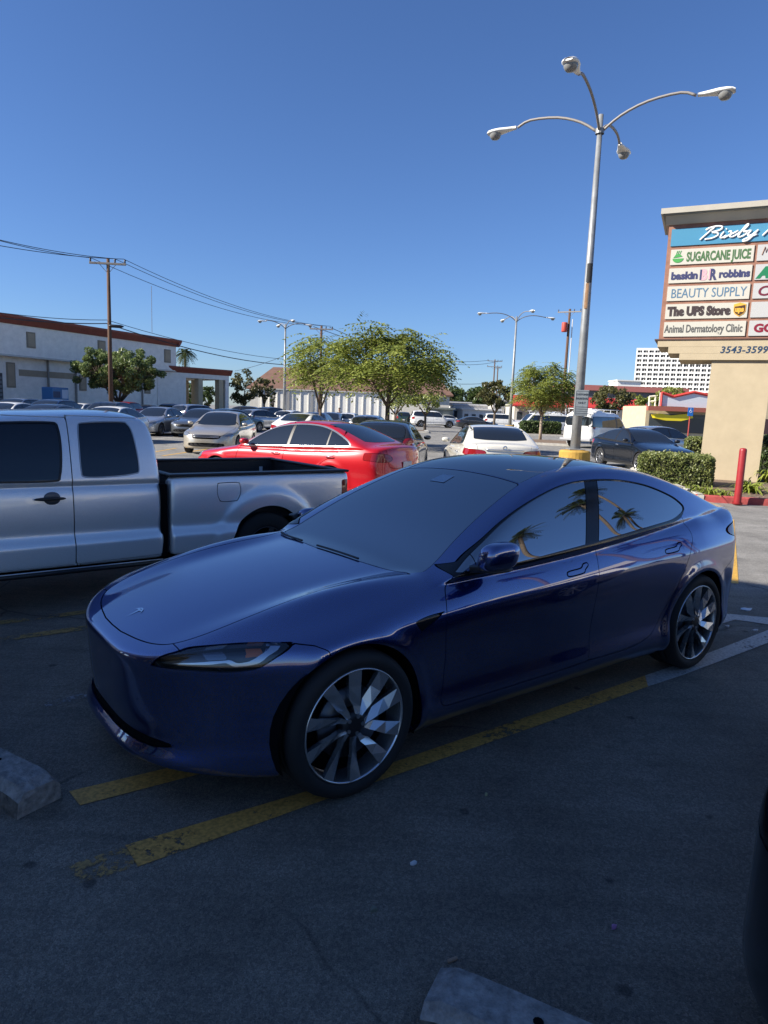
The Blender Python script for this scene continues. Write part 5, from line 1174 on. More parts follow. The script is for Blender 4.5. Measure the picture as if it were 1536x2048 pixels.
# --- long building on the left
A0 = at(0, 700, 52.9); B0 = at(352, 700, 69.8); W1 = Wall(A0, B0)
root = empty('store_building', (A0[0], A0[1], 0), W1.a); tag(root, 'long grey stucco store with a red cornice behind the left rows of cars', 'building')
sA, H1 = W1.hit(0, 628); sB, H2 = W1.hit(352, 681); H = (H1+H2)/2; s0 = -42; s1 = W1.L
zs_ = W1.hit(70, 714)[1]
box_part('wall', ST_W, root, s0, s1, .0, 14, zs_, H-.15); box_part('lower_wall', ST_W, root, s0, s1-.3, .75, 13.9, 0, zs_-.002); box_part('soffit_band', ST_L, root, s0, s1+.02, -.06, .3, zs_-.12, zs_+.02)
m = MB(); m.prism([(-.45, H+.05), (-.45, H-.12), (-.10, H-.62), (.05, H-.62), (.05, H+.05)], s0, s1+.35, 'yz'); m.box(s0, s1+.35, .05, 14.2, H-.1, H+.05); m.build('cornice', TRIMR, root)
m = MB(); m.prism([(s1+.4, H+.04), (s1+.4, H-.12), (s1+.05, H-.62), (s1-.05, H-.62), (s1-.05, H+.04)], -.44, 14, 'xz'); m.build('cornice_end', TRIMR, root)
def panel_on(px0, py0, px1, py1, d=0.0):
    a = W1.hit(px0, py0); b_ = W1.hit(px1, py1); x0, x1 = min(a[0], b_[0]), max(a[0], b_[0]); z0, z1 = min(a[1], b_[1]), max(a[1], b_[1])
    f = box_part('panel_frame', TANF, root, x0, x1, d-.07, d+.02, z0, z1, be=.02); box_part('panel', TAN, f, x0+.12, x1-.12, d-.085, d-.068, z0+.12, z1-.12)
for q in ((52, 663, 71, 697), (195, 680, 211, 708), (328, 698, 341, 726), (-60, 650, -38, 685)): panel_on(*q)
for q in ((24, 724, 44, 776), (170, 750, 185, 782), (300, 767, 312, 788), (-40, 715, -20, 772)): panel_on(*q, d=.75)
for (a_, b_) in (((50, 740), (163, 752)), ((190, 755), (300, 766))):
    h0 = W1.hit(*a_); h1 = W1.hit(*b_); box_part('wall_band', TAN, root, h0[0], h1[0], .72, .752, h0[1]-.45, h0[1]+.05)
for px in (108, 163, 295, 350): h0 = W1.hit(px, 760); box_part('downspout', mat('pipe_grey', (.25, .24, .22), .7), root, h0[0]-.06, h0[0]+.06, .60, .748, 0, zs_-.13)
h0 = W1.hit(0, 745); h1 = W1.hit(18, 783); fr_ = box_part('louvre_frame', mat('louvre_dark', (.05, .055, .06), .5), root, h0[0]-1.5, h1[0], .70, .76, .6, h0[1])
m = MB()
for i in range(8): m.box(h0[0]-1.4, h1[0]-.1, .66, .70, .75+i*(h0[1]-.9)/8, .95+i*(h0[1]-.9)/8)
m.build('louvre', mat('louvre_grey', (.18, .19, .20), .5), fr_)
# porch
C0 = at(458, 745, 74); W2 = Wall(B0, C0); root = empty('porch_building', (B0[0], B0[1], 0), W2.a); tag(root, 'cream porch with square openings at the end of the long store', 'porch')
HP = (W2.hit(355, 733)[1]+W2.hit(456, 742)[1])/2; zo = W2.hit(400, 757)[1]; L_ = W2.L
box_part('beam', ST_W, root, -2, L_, 0, 9, zo, HP-.1); m = MB(); m.prism([(-.35, HP+.05), (-.35, HP-.1), (-.02, HP-.55), (.1, HP-.55), (.1, HP+.05)], -2, L_+.25, 'yz'); m.box(-2, L_+.3, .1, 9, HP-.09, HP+.05); m.build('cornice', TRIMR, root)
x_a = W2.hit(372, 770)[0]; x_b = W2.hit(452, 770)[0]
box_part('end_wall', ST_W, root, -2, x_a, 0, 9, 0, zo-.002)
for (pa, pb) in ((388, 406), (431, 447)):
    xa, xb = W2.hit(pa, 770)[0], W2.hit(pb, 770)[0]; box_part('column', ST_C, root, xb-.5, xb, .02, .9, 0, zo-.002); box_part('column', ST_C, root, xb-.5, xb, 7.6, 8.6, 0, zo-.002)
box_part('column', ST_W, root, L_-.42, L_, .01, 1.2, 0, zo-.002); box_part('column', ST_C, root, L_-.9, L_-.2, 5.5, 6.6, 0, zo-.002)
# --- palm behind the porch
def palm(x, y, h, lean, label, fr=26, L=1.6, name='palm_tree', drop=.9, seed=1, tr=.16, grp=None):
    r = np.random.RandomState(seed); root = empty(name, (x, y, 0), 1.5708); tag(root, label, 'palm tree', grp)
    t = MB(); P = [(lean*(k/6)**1.8, 0, h*k/6) for k in range(7)]; t.tube(P, [tr*1.3]+[tr]*5+[tr*1.1], 8); t.build('trunk', BARK, root, True)
    C, U, Wd = [], [], []; top = np.array(P[-1])
    for i in range(fr):
        a = r.uniform(0, 6.28); el = r.uniform(-.5, 1.2); d = np.array([math.cos(a)*math.cos(el), math.sin(a)*math.cos(el), math.sin(el)]); sd_ = unit(np.cross(d, [0, 0, 1.])); Lf = L*r.uniform(.8, 1.1); prev = top
        for j in range(1, 12):
            f = j/11; pos = top+d*Lf*f-np.array([0, 0, drop*Lf*f*f*.8]); u = (pos-prev)/2; 
            for s in (-1, 1):
                lv = unit(sd_*s+unit(pos-prev)*.7+np.array([0, 0, -.35]))*Lf*.17*(1.05-.6*abs(f-.4)); C.append(pos+lv); U.append(lv); Wd.append(unit(pos-prev)*.035*Lf)
            C.append((pos+prev)/2); U.append(u*1.05); Wd.append(sd_*.02*Lf); prev = pos
    quads('crown', np.array(C), np.array(U), np.array(Wd), LEAF_P, root); return root
q = at(370, 710, 90); palm(q[0], q[1], q[2]+.3, 0, 'feather palm showing over the porch roof', fr=40, L=1.7, seed=3)
for i, (px, lab) in enumerate([(382, 'dark shrub tree seen through the left porch opening'), (416, 'dark shrub tree seen through the right porch opening')]): tree(px, 90, 4.6, 2.6, 3.6, lab, nclump=24, nleaf=60, leaf=.3, seed=60+i, m=LEAF_D)
# --- blue bin
q = at(113, 791, 51.5); rt = empty('donation_bin', (q[0], q[1], 0), W1.a); tag(rt, 'blue donation bin standing against the long store wall', 'bin')
BLB = mat('bin_blue', (.03, .15, .34), .5); z1 = at(116, 775, 51.5)[2]; MB().bbox(-.80, .60, -.6, .6, .05, z1, .04).build('box', BLB, rt); MB().bbox(-.75, -.15, -.62, -.601, z1-.75, z1-.3, .02).build('chute', mat('bin_dark', (.015, .05, .12), .5), rt); MB().bbox(.0, .55, -.615, -.601, z1-.8, z1-.15, .01).build('notice', mat('bin_pale', (.35, .5, .65), .5), rt)
# --- brown roofed building
def hiproof(root, x0, x1, y0, y1, ze, zr, inset, m, name='roof', ov=.5):
    V = [(x0-ov, y0-ov, ze), (x1+ov, y0-ov, ze), (x1+ov, y1+ov, ze), (x0-ov, y1+ov, ze), (x0+inset, (y0+y1)/2, zr), (x1-inset, (y0+y1)/2, zr), (x0-ov, y0-ov, ze-.2), (x1+ov, y0-ov, ze-.2), (x1+ov, y1+ov, ze-.2), (x0-ov, y1+ov, ze-.2)]
    return obj(name, V, [(0, 1, 5, 4), (1, 2, 5), (2, 3, 4, 5), (3, 0, 4), (0, 6, 7, 1), (1, 7, 8, 2), (2, 8, 9, 3), (3, 9, 6, 0), (9, 8, 7, 6)], m, root)
q0 = at(500, 780, 100); q1 = at(900, 780, 100); rt = empty('hip_roof_building', (q0[0], 100, 0)); tag(rt, 'white building with a brown shingle hip roof behind the feathery trees', 'building')
wd = q1[0]-q0[0]; ze = at(600, 779, 100)[2]; zr = at(600, 736, 108)[2]; box_part('wall', ST_L, rt, 0, wd, 0, 16, 0, ze-.2); hiproof(rt, 0, wd, 0, 16, ze, zr, 2.0, mat('shingle', (.155, .085, .06), .9, noise=(1.5, .3, (1, 1, 6)), bump=(20, .6)))
# --- ribbed white wall
q0 = at(516, 800, 84); q1 = at(792, 800, 84); rt = empty('ribbed_shed', (q0[0], 84, 0)); tag(rt, 'long bright white ribbed shed wall behind the parked cars', 'shed'); wd = q1[0]-q0[0]; zt_ = at(650, 783, 84)[2]
WR = mat('ribbed_white', (.80, .78, .72), .7, noise=(1, .06)); box_part('wall', WR, rt, 0, wd, 0, 3, 0, zt_); m = MB(); x = .4
while x < wd: m.box(x, x+.09, -.09, -.001, 0, zt_-.05); x += .95
m.build('rib', WR, rt); box_part('roof', mat('shed_roof', (.5, .5, .48), .8), rt, -.1, wd+.1, -.2, 3.1, zt_+.002, zt_+.12)
for px in (575, 622): h0 = at(px, 800, 84)[0]-q0[0]; box_part('door_post', mat('post_grey', (.3, .3, .3), .7), rt, h0, h0+.25, -.14, -.0, 0, zt_-.06)
# --- assorted low blocks in the centre
def block(px0, px1, pt, Y, col, label, name='low_building', dep=8, windows=0, roof=None, wcol=(.05, .06, .07), base=0):
    a = at(px0, 830, Y); b_ = at(px1, 830, Y); z = at((px0+px1)/2, pt, Y)[2]; rt = empty(name, (a[0], Y, 0)); tag(rt, label, 'building'); w_ = b_[0]-a[0]
    box_part('wall', stucco('st_%d_%d' % (px0, px1), col), rt, 0, w_, 0, dep, 0, z-.25); box_part('roof', mat('roof_%d' % px0, roof or tuple(c*.9 for c in col), .7), rt, -.25, w_+.25, -.3, dep, z-.248, z)
    for i in range(windows):
        x = w_*(i+.5)/windows; f = box_part('window', mat('win_frame', (.5, .5, .5), .6), rt, x-w_*.28/windows, x+w_*.28/windows, -.05, -.001, z*.28, z*.68); box_part('pane', mat('win_pane', wcol, .1), f, x-w_*.25/windows, x+w_*.25/windows, -.06, -.052, z*.31, z*.65)
    return rt, w_, z
block(786, 872, 784, 125, (.42, .47, .55), 'pale blue grey building right of the feathery tree trunk', windows=5)
block(856, 906, 815, 96, (.16, .18, .17), 'grey green container beside the long white car', 'shipping_container', dep=3)
block(868, 940, 803, 135, (.22, .22, .22), 'dark grey flat roofed building below the skyline trees', windows=4, roof=(.5, .5, .5))
block(905, 975, 808, 112, (.60, .60, .58), 'low white shop front with small windows left of the olive tree', windows=6)
block(925, 1000, 817, 104, (.72, .70, .66), 'white low building behind the olive tree', windows=5)
block(985, 1040, 800, 120, (.45, .42, .38), 'tan shop front behind the right lamp post', windows=3)
block(1028, 1160, 810, 108, (.62, .58, .50), 'cream shop wall under the red awning', windows=6)
q0 = at(1024, 800, 106); q1 = at(1295, 800, 106); za = at(1100, 796, 107)[2]; zb = at(1100, 812, 105)[2]
RED_R = mat('awning_red', (.45, .035, .03), .6); rt = empty('red_awning', (0, 0, 0)); tag(rt, 'long red sloping awning behind the vans', 'awning'); obj('canopy', [(q0[0], 105, zb), (q1[0], 105, zb), (q1[0], 107.6, za+.3), (q0[0], 107.6, za+.3), (q0[0], 105, zb-.2), (q1[0], 105, zb-.2), (q1[0], 107.6, zb-.2), (q0[0], 107.6, zb-.2)], [(0, 1, 2, 3), (0, 4, 5, 1), (0, 3, 7, 4), (1, 5, 6, 2), (4, 7, 6, 5)], RED_R, rt)
r_, w_, z_ = block(1120, 1368, 773, 125, (.16, .15, .15), 'dark grey long building with a dull red parapet behind the vans', windows=0, roof=(.40, .12, .10)); box_part('parapet', mat('parapet_pink', (.42, .14, .12), .8), r_, -.3, w_+.3, -.42, -.3, z_-.9, z_+.05)
block(1230, 1276, 760, 150, (.85, .83, .78), 'white rooftop block above the dull red parapet', dep=6)
# --- balconied tower
q0 = at(1267, 770, 520); q1 = at(1445, 770, 520); zt_ = at(1300, 697, 520)[2]; rt = empty('tower_building', (q0[0], 520, 0), -.36); tag(rt, 'white multi-storey tower with rows of balconies behind the shop sign', 'building'); wd = (q1[0]-q0[0])*1.12
TW = mat('tower_white', (.80, .79, .76), .8); TD_ = mat('tower_dark', (.16, .165, .18), .5); box_part('core', TD_, rt, .5, wd, 2.6, 24, 0, zt_-1)
fh = at(1300, 712, 520)[2]-at(1300, 721.2, 520)[2]; nf = 11; m = MB(); m.box(0, wd, 0, 25, zt_-1.6, zt_)
for i in range(1, nf+1): z = zt_-fh*i; m.box(0, wd, 0, 2.6, z-1.35, z-.0)
m.box(0, wd, .1, 25, 0, zt_-fh*nf-1.4); m.build('balcony_slab', TW, rt)
m = MB(); bw = 4.05; x = 0
while x < wd: m.box(x, x+.9, .05, 2.6, 0, zt_-1.6); m.box(x+2.5, x+2.8, 1.2, 2.6, 0, zt_-1.6); x += bw
m.build('fin', TW, rt)
# --- gabled shop at the right
Yg = 75; g0_ = at(1322, 800, Yg); g1_ = at(1432, 800, Yg); rt = empty('gabled_shop', (g0_[0], Yg, 0)); tag(rt, 'small shop with a white gabled sign board edged in red', 'building'); w_ = g1_[0]-g0_[0]; zA = at(1322, 812, Yg)[2]; zB = at(1322, 785, Yg)[2]; zM = at(1340, 792, Yg)[2]; zC = at(1384, 786, Yg)[2]
pg = [(0, zA), (w_, zA), (w_, zB-.25), (w_*.58, zC+.1), (w_*.22, zM-.05), (0, zB)]; m = MB(); m.prism([(x, z) for x, z in pg], 0, .5, 'xz'); m.build('gable_board', mat('gable_white', (.62, .66, .70), .6), rt)
m = MB()
for i in range(2, 6):
    a_, b_ = pg[i-1] if i > 2 else pg[2], pg[i]
for (a_, b_) in ((pg[2], pg[3]), (pg[3], pg[4]), (pg[4], pg[5]), (pg[5], pg[0]), (pg[1], pg[2])): m.tube([(a_[0], -.03, a_[1]), (b_[0], -.03, b_[1])], .16, 4)
m.build('gable_edge', mat('edge_red', (.50, .05, .04), .6), rt)
xL = at(1294, 800, Yg)[0]-g0_[0]; zf0, zf1 = at(1330, 822, Yg)[2], at(1330, 813, Yg)[2]
box_part('fascia', mat('fascia_brown', (.33, .10, .07), .7), rt, xL, w_+2, -.6, .0, zf0, zf1); box_part('wall', ST_C, rt, xL+.2, w_+2, .502, 8, 0, zA-.02); box_part('shop_window', mat('win_pane', (.05, .06, .07), .1), rt, xL+.6, w_+1, .44, .5, .5, zf0-.3)
ys = [(1305, 829), (1320, 827), (1340, 831), (1360, 829), (1382, 827), (1384, 836), (1360, 842), (1330, 841), (1308, 836)]; m = MB(); m.prism([(at(x, y, Yg)[0]-g0_[0], at(x, y, Yg)[2]) for x, y in ys][::-1], -.30, .43, 'xz'); m.build('yellow_banner', mat('banner_yellow', (.75, .60, .02), .5), rt)
m = MB(); 
for (a_, b_) in (((1298, 812), (1299, 793)), ((1310, 812), (1311, 792)), ((1299, 793), (1311, 792)), ((1298, 803), (1310, 802))): pa, pb = at(*a_, Yg+1), at(*b_, Yg+1); m.tube([(pa[0]-g0_[0], 1, pa[2]), (pb[0]-g0_[0], 1, pb[2])], .09, 5)
m.build('roof_ladder', mat('gable_cream', (.8, .76, .6), .6), rt)
# --- blue accessible sign on a post
Yb = 40; a_ = at(1381, 824, Yb); rt = empty('accessible_parking_sign', (a_[0], Yb, 0)); tag(rt, 'blue accessible parking sign on a red post behind the cars', 'sign')
z0, z1 = at(1381, 832, Yb)[2], at(1381, 815, Yb)[2]; MB().tube([(0, .03, 0), (0, .03, z1)], .035, 6).build('post', mat('post_red', (.35, .05, .04), .6), rt); MB().bbox(-.16, .16, -.012, .0, z0, z1, .004).build('plate', mat('sign_blue', (.01, .14, .50), .5), rt)
SW = mat('sign_ink_white', (.8, .8, .8), .6); m = MB(); zc_ = (z0+z1)/2+.06; m.lathe([(.0001, -.014), (.02, -.014)], 10, (0, 0, zc_+.11), 'y'); m.tube([(0, -.016, zc_+.08), (.0, -.016, zc_), (.06, -.016, zc_), (.08, -.016, zc_-.06)], .009, 4); m.tube([(.06*math.cos(t), -.016, zc_-.05+.06*math.sin(t)) for t in np.linspace(2.0, 6.0, 9)], .008, 4); m.build('wheelchair_symbol', SW, rt)
# --- person by the white wall
exec_person = True
# ================================================================ shopping centre sign
uu = np.array([.909, -.417]); uu /= np.linalg.norm(uu); pr = np.array([10.31, 18.93]); WS = Wall(pr-4*uu, pr+4*uu)
rt = empty('shopping_centre_sign', (WS.p[0]-WS.n[0]*.42, WS.p[1]-WS.n[1]*.42, 0), WS.a); tag(rt, 'tall cream roadside sign with a light blue title panel and tenant name panels', 'sign')
H_ = WS.hit; SCR = stucco('sign_cream', (.44, .365, .245), .07); SLT = stucco('sign_pale', (.42, .39, .33), .05); BRN = mat('sign_brown', (.27, .13, .085), .6, noise=(6, .2))
SR = H_(1511, 973)[0]+2.1          # right end of the cabinet, beyond the photo
sl = H_(1338, 456)[0]; zt_ = H_(1338, 456)[1]; zb_ = H_(1320, 677)[1]; D0 = -.42
def bx_(name, m, *b, be=0.0, par=None): return box_part(name, m, par or rt, *b, be=be)
# pillar (leaning edges taken from the photograph) and stepped beam
pl0, pl1 = H_(1424, 722), H_(1398, 917); pr0, pr1 = H_(1532, 832), H_(1511.6, 973)
k1 = (pl1[0]-pl0[0])/(pl1[1]-pl0[1]); k2 = (pr1[0]-pr0[0])/(pr1[1]-pr0[1]); zp = pl0[1]+.12
lx = lambda z: pl0[0]+k1*(z-pl0[1])*.5; rx = lambda z: pr0[0]+k2*(z-pr0[1])*.5
m = MB(); PY = -.38; V = [(lx(0), PY, 0), (rx(0), PY, 0), (rx(0), 1.0, 0), (lx(0), 1.0, 0), (lx(zp), PY, zp), (rx(zp), PY, zp), (rx(zp), 1.0, zp), (lx(zp), 1.0, zp)]
m.add(V, [(0, 1, 5, 4), (1, 2, 6, 5), (2, 3, 7, 6), (3, 0, 4, 7), (4, 5, 6, 7)]); m.build('pillar', SCR, rt)
b0_, b1_, b2_, b3_ = H_(1316, 682), H_(1337, 695), H_(1359, 709), H_(1424, 721)
bx_('beam', SCR, b0_[0], SR+.1, D0-.05, 1.25, H_(1316, 694)[1], zb_-.06); bx_('beam', SCR, b1_[0], SR+.05, D0-.047, 1.2, H_(1337, 707)[1], H_(1316, 694)[1]-.002); bx_('beam', SCR, b2_[0], SR, D0-.044, 1.15, H_(1424, 720)[1], H_(1337, 707)[1]-.002)
# cabinet
bx_('cabinet', BRN, sl, SR, D0+.02, 1.2, zb_-.02, zt_+.25); bx_('bottom_trim', mat('trim_dark', (.09, .045, .035), .6), sl-.10, SR+.08, D0-.075, 1.25, zb_-.055, zb_-.021)
czf = lambda z: CAMH+(z-CAMH)*.984; c0 = H_(1325, 417); c0 = (c0[0]-.0, czf(c0[1])); c1 = czf(H_(1325, 428)[1]); c2 = H_(1333, 436); c3 = H_(1338, 452)[1]
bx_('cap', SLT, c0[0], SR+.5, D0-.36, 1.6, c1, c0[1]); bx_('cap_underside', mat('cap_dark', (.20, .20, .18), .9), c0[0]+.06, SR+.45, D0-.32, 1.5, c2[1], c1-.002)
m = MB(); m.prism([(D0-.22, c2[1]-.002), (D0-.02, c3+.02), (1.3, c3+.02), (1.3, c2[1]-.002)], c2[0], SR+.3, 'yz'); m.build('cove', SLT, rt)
def tenant(name, x0, x1, z0, z1, col): return bx_(name, mat('panel_'+name+'_%02x' % int(col[0]*99), col, .35), x0, x1, D0-.012, D0+.019, z0, z1)
TBL = tenant('title_panel', H_(1343, 470)[0], SR-.08, H_(1341.5, 493)[1], H_(1343, 459)[1], (.07, .24, .38))
rows = []
for (a_, b_) in ((500, 530.5), (537.5, 567), (573.5, 602.5), (609, 638.5), (644.5, 673.5)):
    xx = 1341-(a_-500)*.105; h0, h1 = H_(xx, a_), H_(xx, b_); rows.append((h1[1], h0[1]))
xL0 = H_(1341, 500)[0]+.02; xL1 = H_(1508, 505)[0]; xR0 = H_(1514.5, 505)[0]; xR1 = SR-.08
PW = [(.52, .50, .43), (.52, .515, .50), (.52, .52, .505), (.52, .49, .42), (.52, .52, .51)]
pans = []
for (z0, z1), c in zip(rows, PW): pans.append(tenant('tenant_panel', xL0, xL1, z0, z1, c)); tenant('tenant_panel', xR0, xR1, z0, z1, (.45, .45, .44))
yf = D0-.016
def lay(s, xa, xb, zb, hgt, m, off=0.0, sh=0.0, sp=1.0, par=rt):
    """lettering fitted to the width xa..xb with cap height hgt"""
    t = text('lettering', s, hgt/.70, m, par, off, sh, 1.0, .002, sp=sp); sc = (xb-xa)/max(.01, t['w']); t.scale = (sc, 1, 1); t.location = (xa, yf, zb); del t['w']; return t
ink = lambda n, c: mat('ink_'+n, c, .5)
Wd_ = xL1-xL0; hh = rows[0][1]-rows[0][0]
lay('SUGARCANE JUICE', xL0+.20*Wd_, xL0+.965*Wd_, rows[0][0]+hh*.20, hh*.58, ink('green', (.06, .14, .05)), .012)
lay('baskin', xL0+.03*Wd_, xL0+.36*Wd_, rows[1][0]+hh*.25, hh*.46, ink('navy', (.04, .045, .12)), .014); lay('robbins', xL0+.615*Wd_, xL0+.98*Wd_, rows[1][0]+hh*.25, hh*.46, ink('navy', (.04, .045, .12)), .014)
lay('B', xL0+.40*Wd_, xL0+.475*Wd_, rows[1][0]+hh*.15, hh*.66, ink('rose', (.60, .36, .40)), .02); lay('R', xL0+.50*Wd_, xL0+.59*Wd_, rows[1][0]+hh*.15, hh*.66, ink('navy', (.04, .045, .12)), .02)
bx_('logo_bar', ink('navy', (.04, .045, .12)), xL0+.385*Wd_, xL0+.408*Wd_, D0-.022, D0-.0125, rows[1][0]+hh*.15, rows[1][0]+hh*.81); bx_('logo_bar', ink('rose', (.60, .36, .40)), xL0+.492*Wd_, xL0+.512*Wd_, D0-.024, D0-.0125, rows[1][0]+hh*.15, rows[1][0]+hh*.81)
t = lay('BEAUTY SUPPLY', xL0+.045*Wd_, xL0+.955*Wd_, rows[2][0]+hh*.20, hh*.60, ink('slate', (.08, .17, .27)), .0)
lay('The UPS Store', xL0+.03*Wd_, xL0+.81*Wd_, rows[3][0]+hh*.24, hh*.54, ink('brown', (.045, .03, .03)), .024)
lay('Animal Dermatology Clinic', xL0+.01*Wd_, xL0+.965*Wd_, rows[4][0]+hh*.28, hh*.50, ink('grey', (.09, .09, .085)), .006)
# shield logo and drink logo
cx, cz = xL0+.905*Wd_, rows[3][0]+hh*.52; s_ = hh*.36
m = MB(); sh_ = [(-1, .95), (0, 1.25), (1, .95), (1, -.25), (.75, -.75), (0, -1.25), (-.75, -.75), (-1, -.25)]; m.prism([(cx+x*s_, cz+z*s_) for x, z in sh_][::-1], D0-.022, D0-.0125, 'xz'); m.build('shield', ink('gold', (.70, .38, .05)), rt)
m = MB(); m.prism([(cx+x*s_*.86, cz+z*s_*.86) for x, z in [(-1, .62), (-.2, .72), (1, .95), (1, -.25), (.75, -.75), (0, -1.25), (-.75, -.75), (-1, -.25)]][::-1], D0-.028, D0-.0225, 'xz'); m.build('shield_field', ink('shieldbrown', (.06, .028, .012)), rt)
t = lay('ups', cx-s_*.72, cx+s_*.72, cz-s_*.35, s_*.85, ink('gold', (.70, .38, .05)), .012); t.location[1] = D0-.031
cx, cz = xL0+.095*Wd_, rows[0][0]+hh*.42; s_ = hh*.30
m = MB(); m.prism([(cx+s_*1.15*math.cos(a), cz+s_*.95*math.sin(a)) for a in np.linspace(math.pi*1.02, math.pi*1.98, 12)][::-1]+[], D0-.022, D0-.0125, 'xz'); m.prism([(cx-1.0*s_, cz+.12*s_), (cx+.9*s_, cz+.35*s_), (cx+.3*s_, cz+.95*s_), (cx-.5*s_, cz+.85*s_)][::-1], D0-.022, D0-.0125, 'xz')
for dx in (-.5, -.15, .25): m.prism([(cx+dx*s_, cz+.95*s_), (cx+(dx+.12)*s_, cz+.95*s_), (cx+(dx+.35)*s_, cz+1.6*s_), (cx+(dx+.2)*s_, cz+1.6*s_)][::-1], D0-.022, D0-.0125, 'xz')
m.build('drink_logo', ink('leafgreen', (.06, .30, .07)), rt)
lay('A', xR0+.08, xR0+.42, rows[1][0]+hh*.15, hh*.62, ink('deepgreen', (.01, .17, .07)), .03, .25); lay('C', xR0+.10, xR0+.38, rows[2][0]+hh*.18, hh*.60, ink('wine', (.14, .012, .03)), .008, .15); lay('GO', xR0+.12, xR0+.62, rows[4][0]+hh*.25, hh*.50, ink('wine2', (.20, .006, .025)), .014)
m = MB(); m.tube([(xR0+.12+.9*x*hh, yf, rows[0][0]+hh*z) for x, z in ((0, .35), (.15, .85), (.22, .50), (.38, .88), (.42, .45))], hh*.035, 4); m.build('lettering', ink('umber', (.22, .12, .08)), rt)
t = lay('3543-3599', H_(1439, 705)[0], H_(1534, 705)[0], H_(1440, 706)[1], H_(1440, 693)[1]-H_(1440, 706)[1], ink('numblue', (.015, .045, .10)), .004, .18, 1.05); t.location[1] = D0-.053
z0, z1 = H_(1400, 480)[1], H_(1420, 455)[1]; hz = (z1-z0)*1.02; x0 = H_(1400, 478)[0]; wB = H_(1513, 470)[0]-x0
strokes = [[(.02, -.05), (.22, .5), (.42, 1.0)], [(.05, .80), (.20, .98), (.50, 1.08), (.80, 1.0), (.78, .72), (.42, .56), (.72, .48), (.80, .25), (.60, .03), (.25, -.03)], [(1.02, .55), (.98, .15), (1.08, 0), (1.25, .2)], [(1.06, .74), (1.09, .78)], [(1.25, .50), (1.40, .52), (1.45, .1), (1.62, .05), (1.75, .25)], [(1.72, .55), (1.18, -.02)], [(1.75, .2), (2.02, .75), (2.05, 1.05), (1.95, .95), (1.86, .10), (2.02, 0), (2.2, .25), (2.1, .48), (2.0, .42), (2.35, .50)], [(2.35, .52), (2.30, .12), (2.48, .08), (2.68, .52)], [(2.68, .52), (2.50, -.25), (2.28, -.42), (2.25, -.25), (2.75, .12)], [(3.05, -.02), (3.20, .5), (3.36, .95)], [(3.36, .95), (3.5, 1.12), (3.75, 1.0)], [(3.2, .5), (3.6, .60)]]
m = MB(); um = wB/2.75; RD = hz*.075
for st in strokes:
    P = [np.array([x0+(x+.26*z)*um, D0-.030, z0+hz*(.03+.92*z)]) for x, z in st]; Q = []
    for i in range(len(P)-1):
        p0, p1, p2, p3 = P[max(i-1, 0)], P[i], P[i+1], P[min(i+2, len(P)-1)]
        for t in (0, .25, .5, .75): Q.append(.5*(2*p1+(p2-p0)*t+(2*p0-5*p1+4*p2-p3)*t*t+(-p0+3*p1-3*p2+p3)*t**3))
    Q.append(P[-1]); m.tube([tuple(q) for q in Q], RD, 6)
m.build('script_lettering', ink('white', (.82, .82, .82)), rt, True)
# ---------------------------------------------------------------- planter island, kerb, bollard, hedges, lilies
KR = worn('kerb_red_', (.45, .05, .05), .40); KR = mat('kerb_red', (.34, .06, .055), .75, noise=(8, .3), bump=(30, .4)); KW = mat('kerb_pale', (.42, .40, .36), .85, noise=(6, .2), bump=(30, .4)); SOIL = mat('mulch', (.16, .11, .075), .95, noise=(14, .5), bump=(25, 1.0))
def ribbon(name, P, w_, h, m, label=None):
    V = []; F = []; P = [np.array(p[:2]) for p in P]
    for i, p in enumerate(P):
        d = unit(P[min(i+1, len(P)-1)]-P[max(i-1, 0)]); n = np.array([-d[1], d[0]])
        for o, z in ((0, 0), (.012, h-.02), (.03, h), (w_, h), (w_, 0)): q = p+n*o; V.append((q[0], q[1], z))
    for i in range(len(P)-1):
        for k in range(4): F.append((i*5+k, (i+1)*5+k, (i+1)*5+k+1, i*5+k+1))
    F += [(0, 1, 2, 3, 4), tuple((len(P)-1)*5+k for k in (4, 3, 2, 1, 0))]
    return tag(obj(name, V, F, m), label, kind='structure')
pa, pb, pc = ground(1352, 984), ground(1392, 1003), ground(1536, 1012); dK = unit(pc[:2]-pb[:2]); far_ = pb[:2]+dK*16
arc = [pa[:2]+unit(pa[:2]-pb[:2])*8]+[pa[:2]]+[pa[:2]+(pb[:2]-pa[:2])*t+np.array([.05, -.1])*4*t*(1-t) for t in (.35, .7)]
ribbon('kerb', arc+[pb[:2]], .15, .15, KW); ribbon('kerb', [pb[:2]+dK*.004]+[pb[:2]+dK*t for t in (1, 2, 4, 8, 16)], .15, .15, KR)
inner_ = [p+np.array([.09, .10]) for p in arc+[pb[:2], far_]]; g = MB(); poly = inner_+[far_+np.array([4, 9]), arc[0]+np.array([6, 3])]; g.add([(p[0], p[1], .12) for p in poly], [tuple(range(len(poly)))]); tag(g.build('planting_bed', SOIL), kind='structure')
q = ground(1475, 1001, .10); ztop = at(1477, 896, q[1])[2]; m = MB(); m.lathe([(.0001, .02), (.10, .02), (.10, .06)], 16); m.lathe([(.074, .05), (.074, ztop-.05), (.066, ztop-.015), (.04, ztop), (.0001, ztop+.004)], 20); tag(m.build('bollard', mat('bollard_red', (.27, .018, .022), .4, noise=(6, .15)), None, True, loc=(q[0], q[1], 0)), 'red painted steel bollard in front of the cream sign pillar', 'bollard')
hc = ground(1409, 984); ub = np.array([-.417*-1, .909]); ub = unit(np.array([.417, .909])); c_ = hc[:2]-uu*.74+ub*.62
hedge(c_[0], c_[1], 1.75, 1.25, .86, WS.a, 'clipped green hedge in front of the navy compact sedan', LEAF_H, leaf=.035, dens=1500, seed=2)
